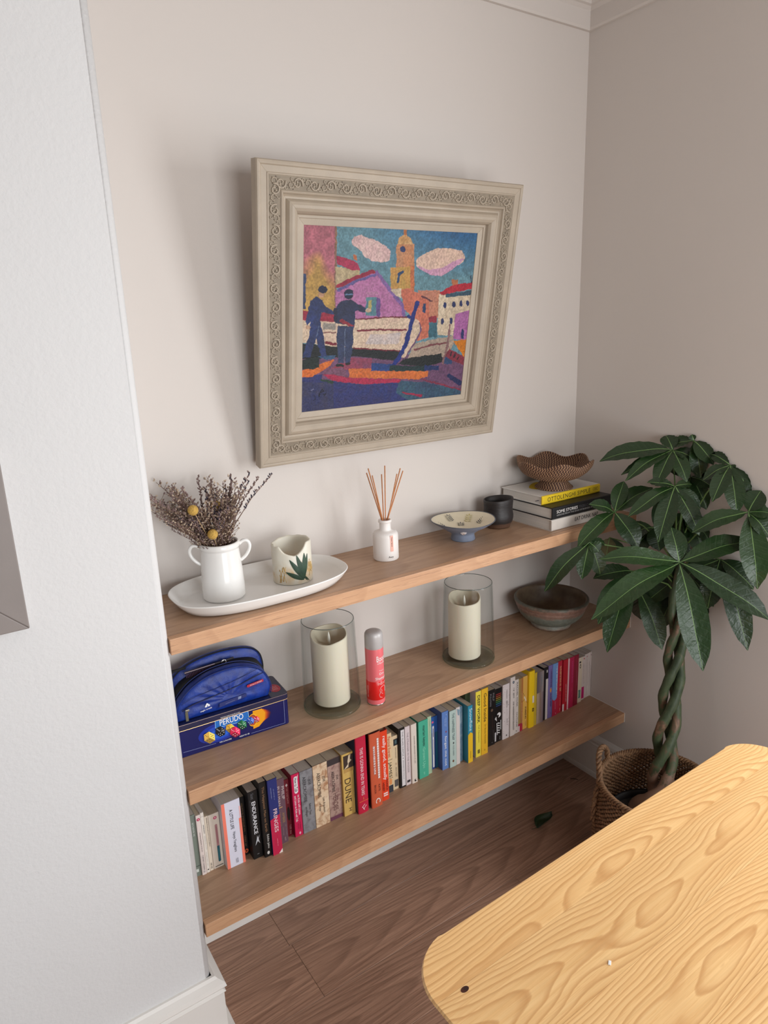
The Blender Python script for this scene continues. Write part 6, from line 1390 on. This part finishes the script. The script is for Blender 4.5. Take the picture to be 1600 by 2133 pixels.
    cluster(1445, 1190, -.04, [(1340, 1262, -.04, .032), (1372, 1312, -.04, .034), (1470, 1310, -.02, .034), (1520, 1250, -.01, .03)], attach=.5)
    cluster(1500, 1165, .12, [(1557, 1355, .18, .031), (1570, 1228, .17, .030), (1474, 1268, .12, .030), (1410, 1215, .10, .026), (1540, 1290, .12, .028)], attach=.7)
    cluster(1362, 1098, .02, [(1374, 1148, .05, .028), (1438, 1162, .05, .03), (1320, 1150, .0, .032), (1400, 1040, .0, .028), (1300, 1120, -.02, .03)], attach=.8)
    cluster(1450, 1060, -.02, [(1400, 1120, -.02, .034), (1520, 1110, .0, .034), (1480, 1150, .02, .034), (1420, 1010, -.04, .03), (1500, 1030, -.02, .032)], attach=.9)
    cluster(1270, 1120, .0, [(1262, 1165, .02, .024, 1), (1290, 1170, .01, .024)], attach=.6)
    cluster(1475, 985, .0, [(1440, 1040, .0, .03), (1510, 1050, .02, .03), (1420, 965, -.03, .03), (1545, 1000, .02, .028)], attach=1)
    return t
money_tree()
# fallen leaf and twig on the floor
def fallen():
    c = at_z(1133, 1714, FL); t = thing('fallen_leaf', 'curled dark green fallen leaf on the floor by the basket', 'leaf', (c.x, c.y, FL)); t.rotation_euler = (0, 0, .15)
    V, F = [], []; K = 12
    for i in range(K+1):
        f = i/K; w_ = .021*math.sin(PI*min(1, f*.92+.06))**.7
        for q_ in (-1, -.5, 0, .5, 1): V.append(((f-.5)*.078, q_*w_+.010*math.sin(f*4), .0012+.016*(q_*q_)*(.4+.6*f)+.012*(f-.5)**2*4*f))
    for i in range(K):
        for q_ in range(4): F.append((i*5+q_, i*5+q_+1, (i+1)*5+q_+1, (i+1)*5+q_))
    o = mesh_obj('leaf_blade', V, F, mat((40, 58, 34), .45, 'dead_leaf_green', .2, 60), t, True); m = o.modifiers.new('thick', 'SOLIDIFY'); m.thickness = .0006
    tube('leaf_stalk', [(-.039, .002, .002), (-.050, .004, .004), (-.058, .010, .003)], .0011, mat((70, 60, 40), .7, 'dry_stalk'), t, 5)
fallen()
c = at_z(1196, 1623, FL)
o = tube('twig', [(-.014, 0, .0012), (-.004, .001, .0016), (.006, -.001, .0014), (.014, -.003, .0012)], .0012, mat((50, 36, 30), .8, 'dark_twig'), None, 5); o.location = c; o.rotation_euler = (0, 0, -.7)
tag(o, 'tiny dark twig lying on the floor near the right wall skirting', 'twig')
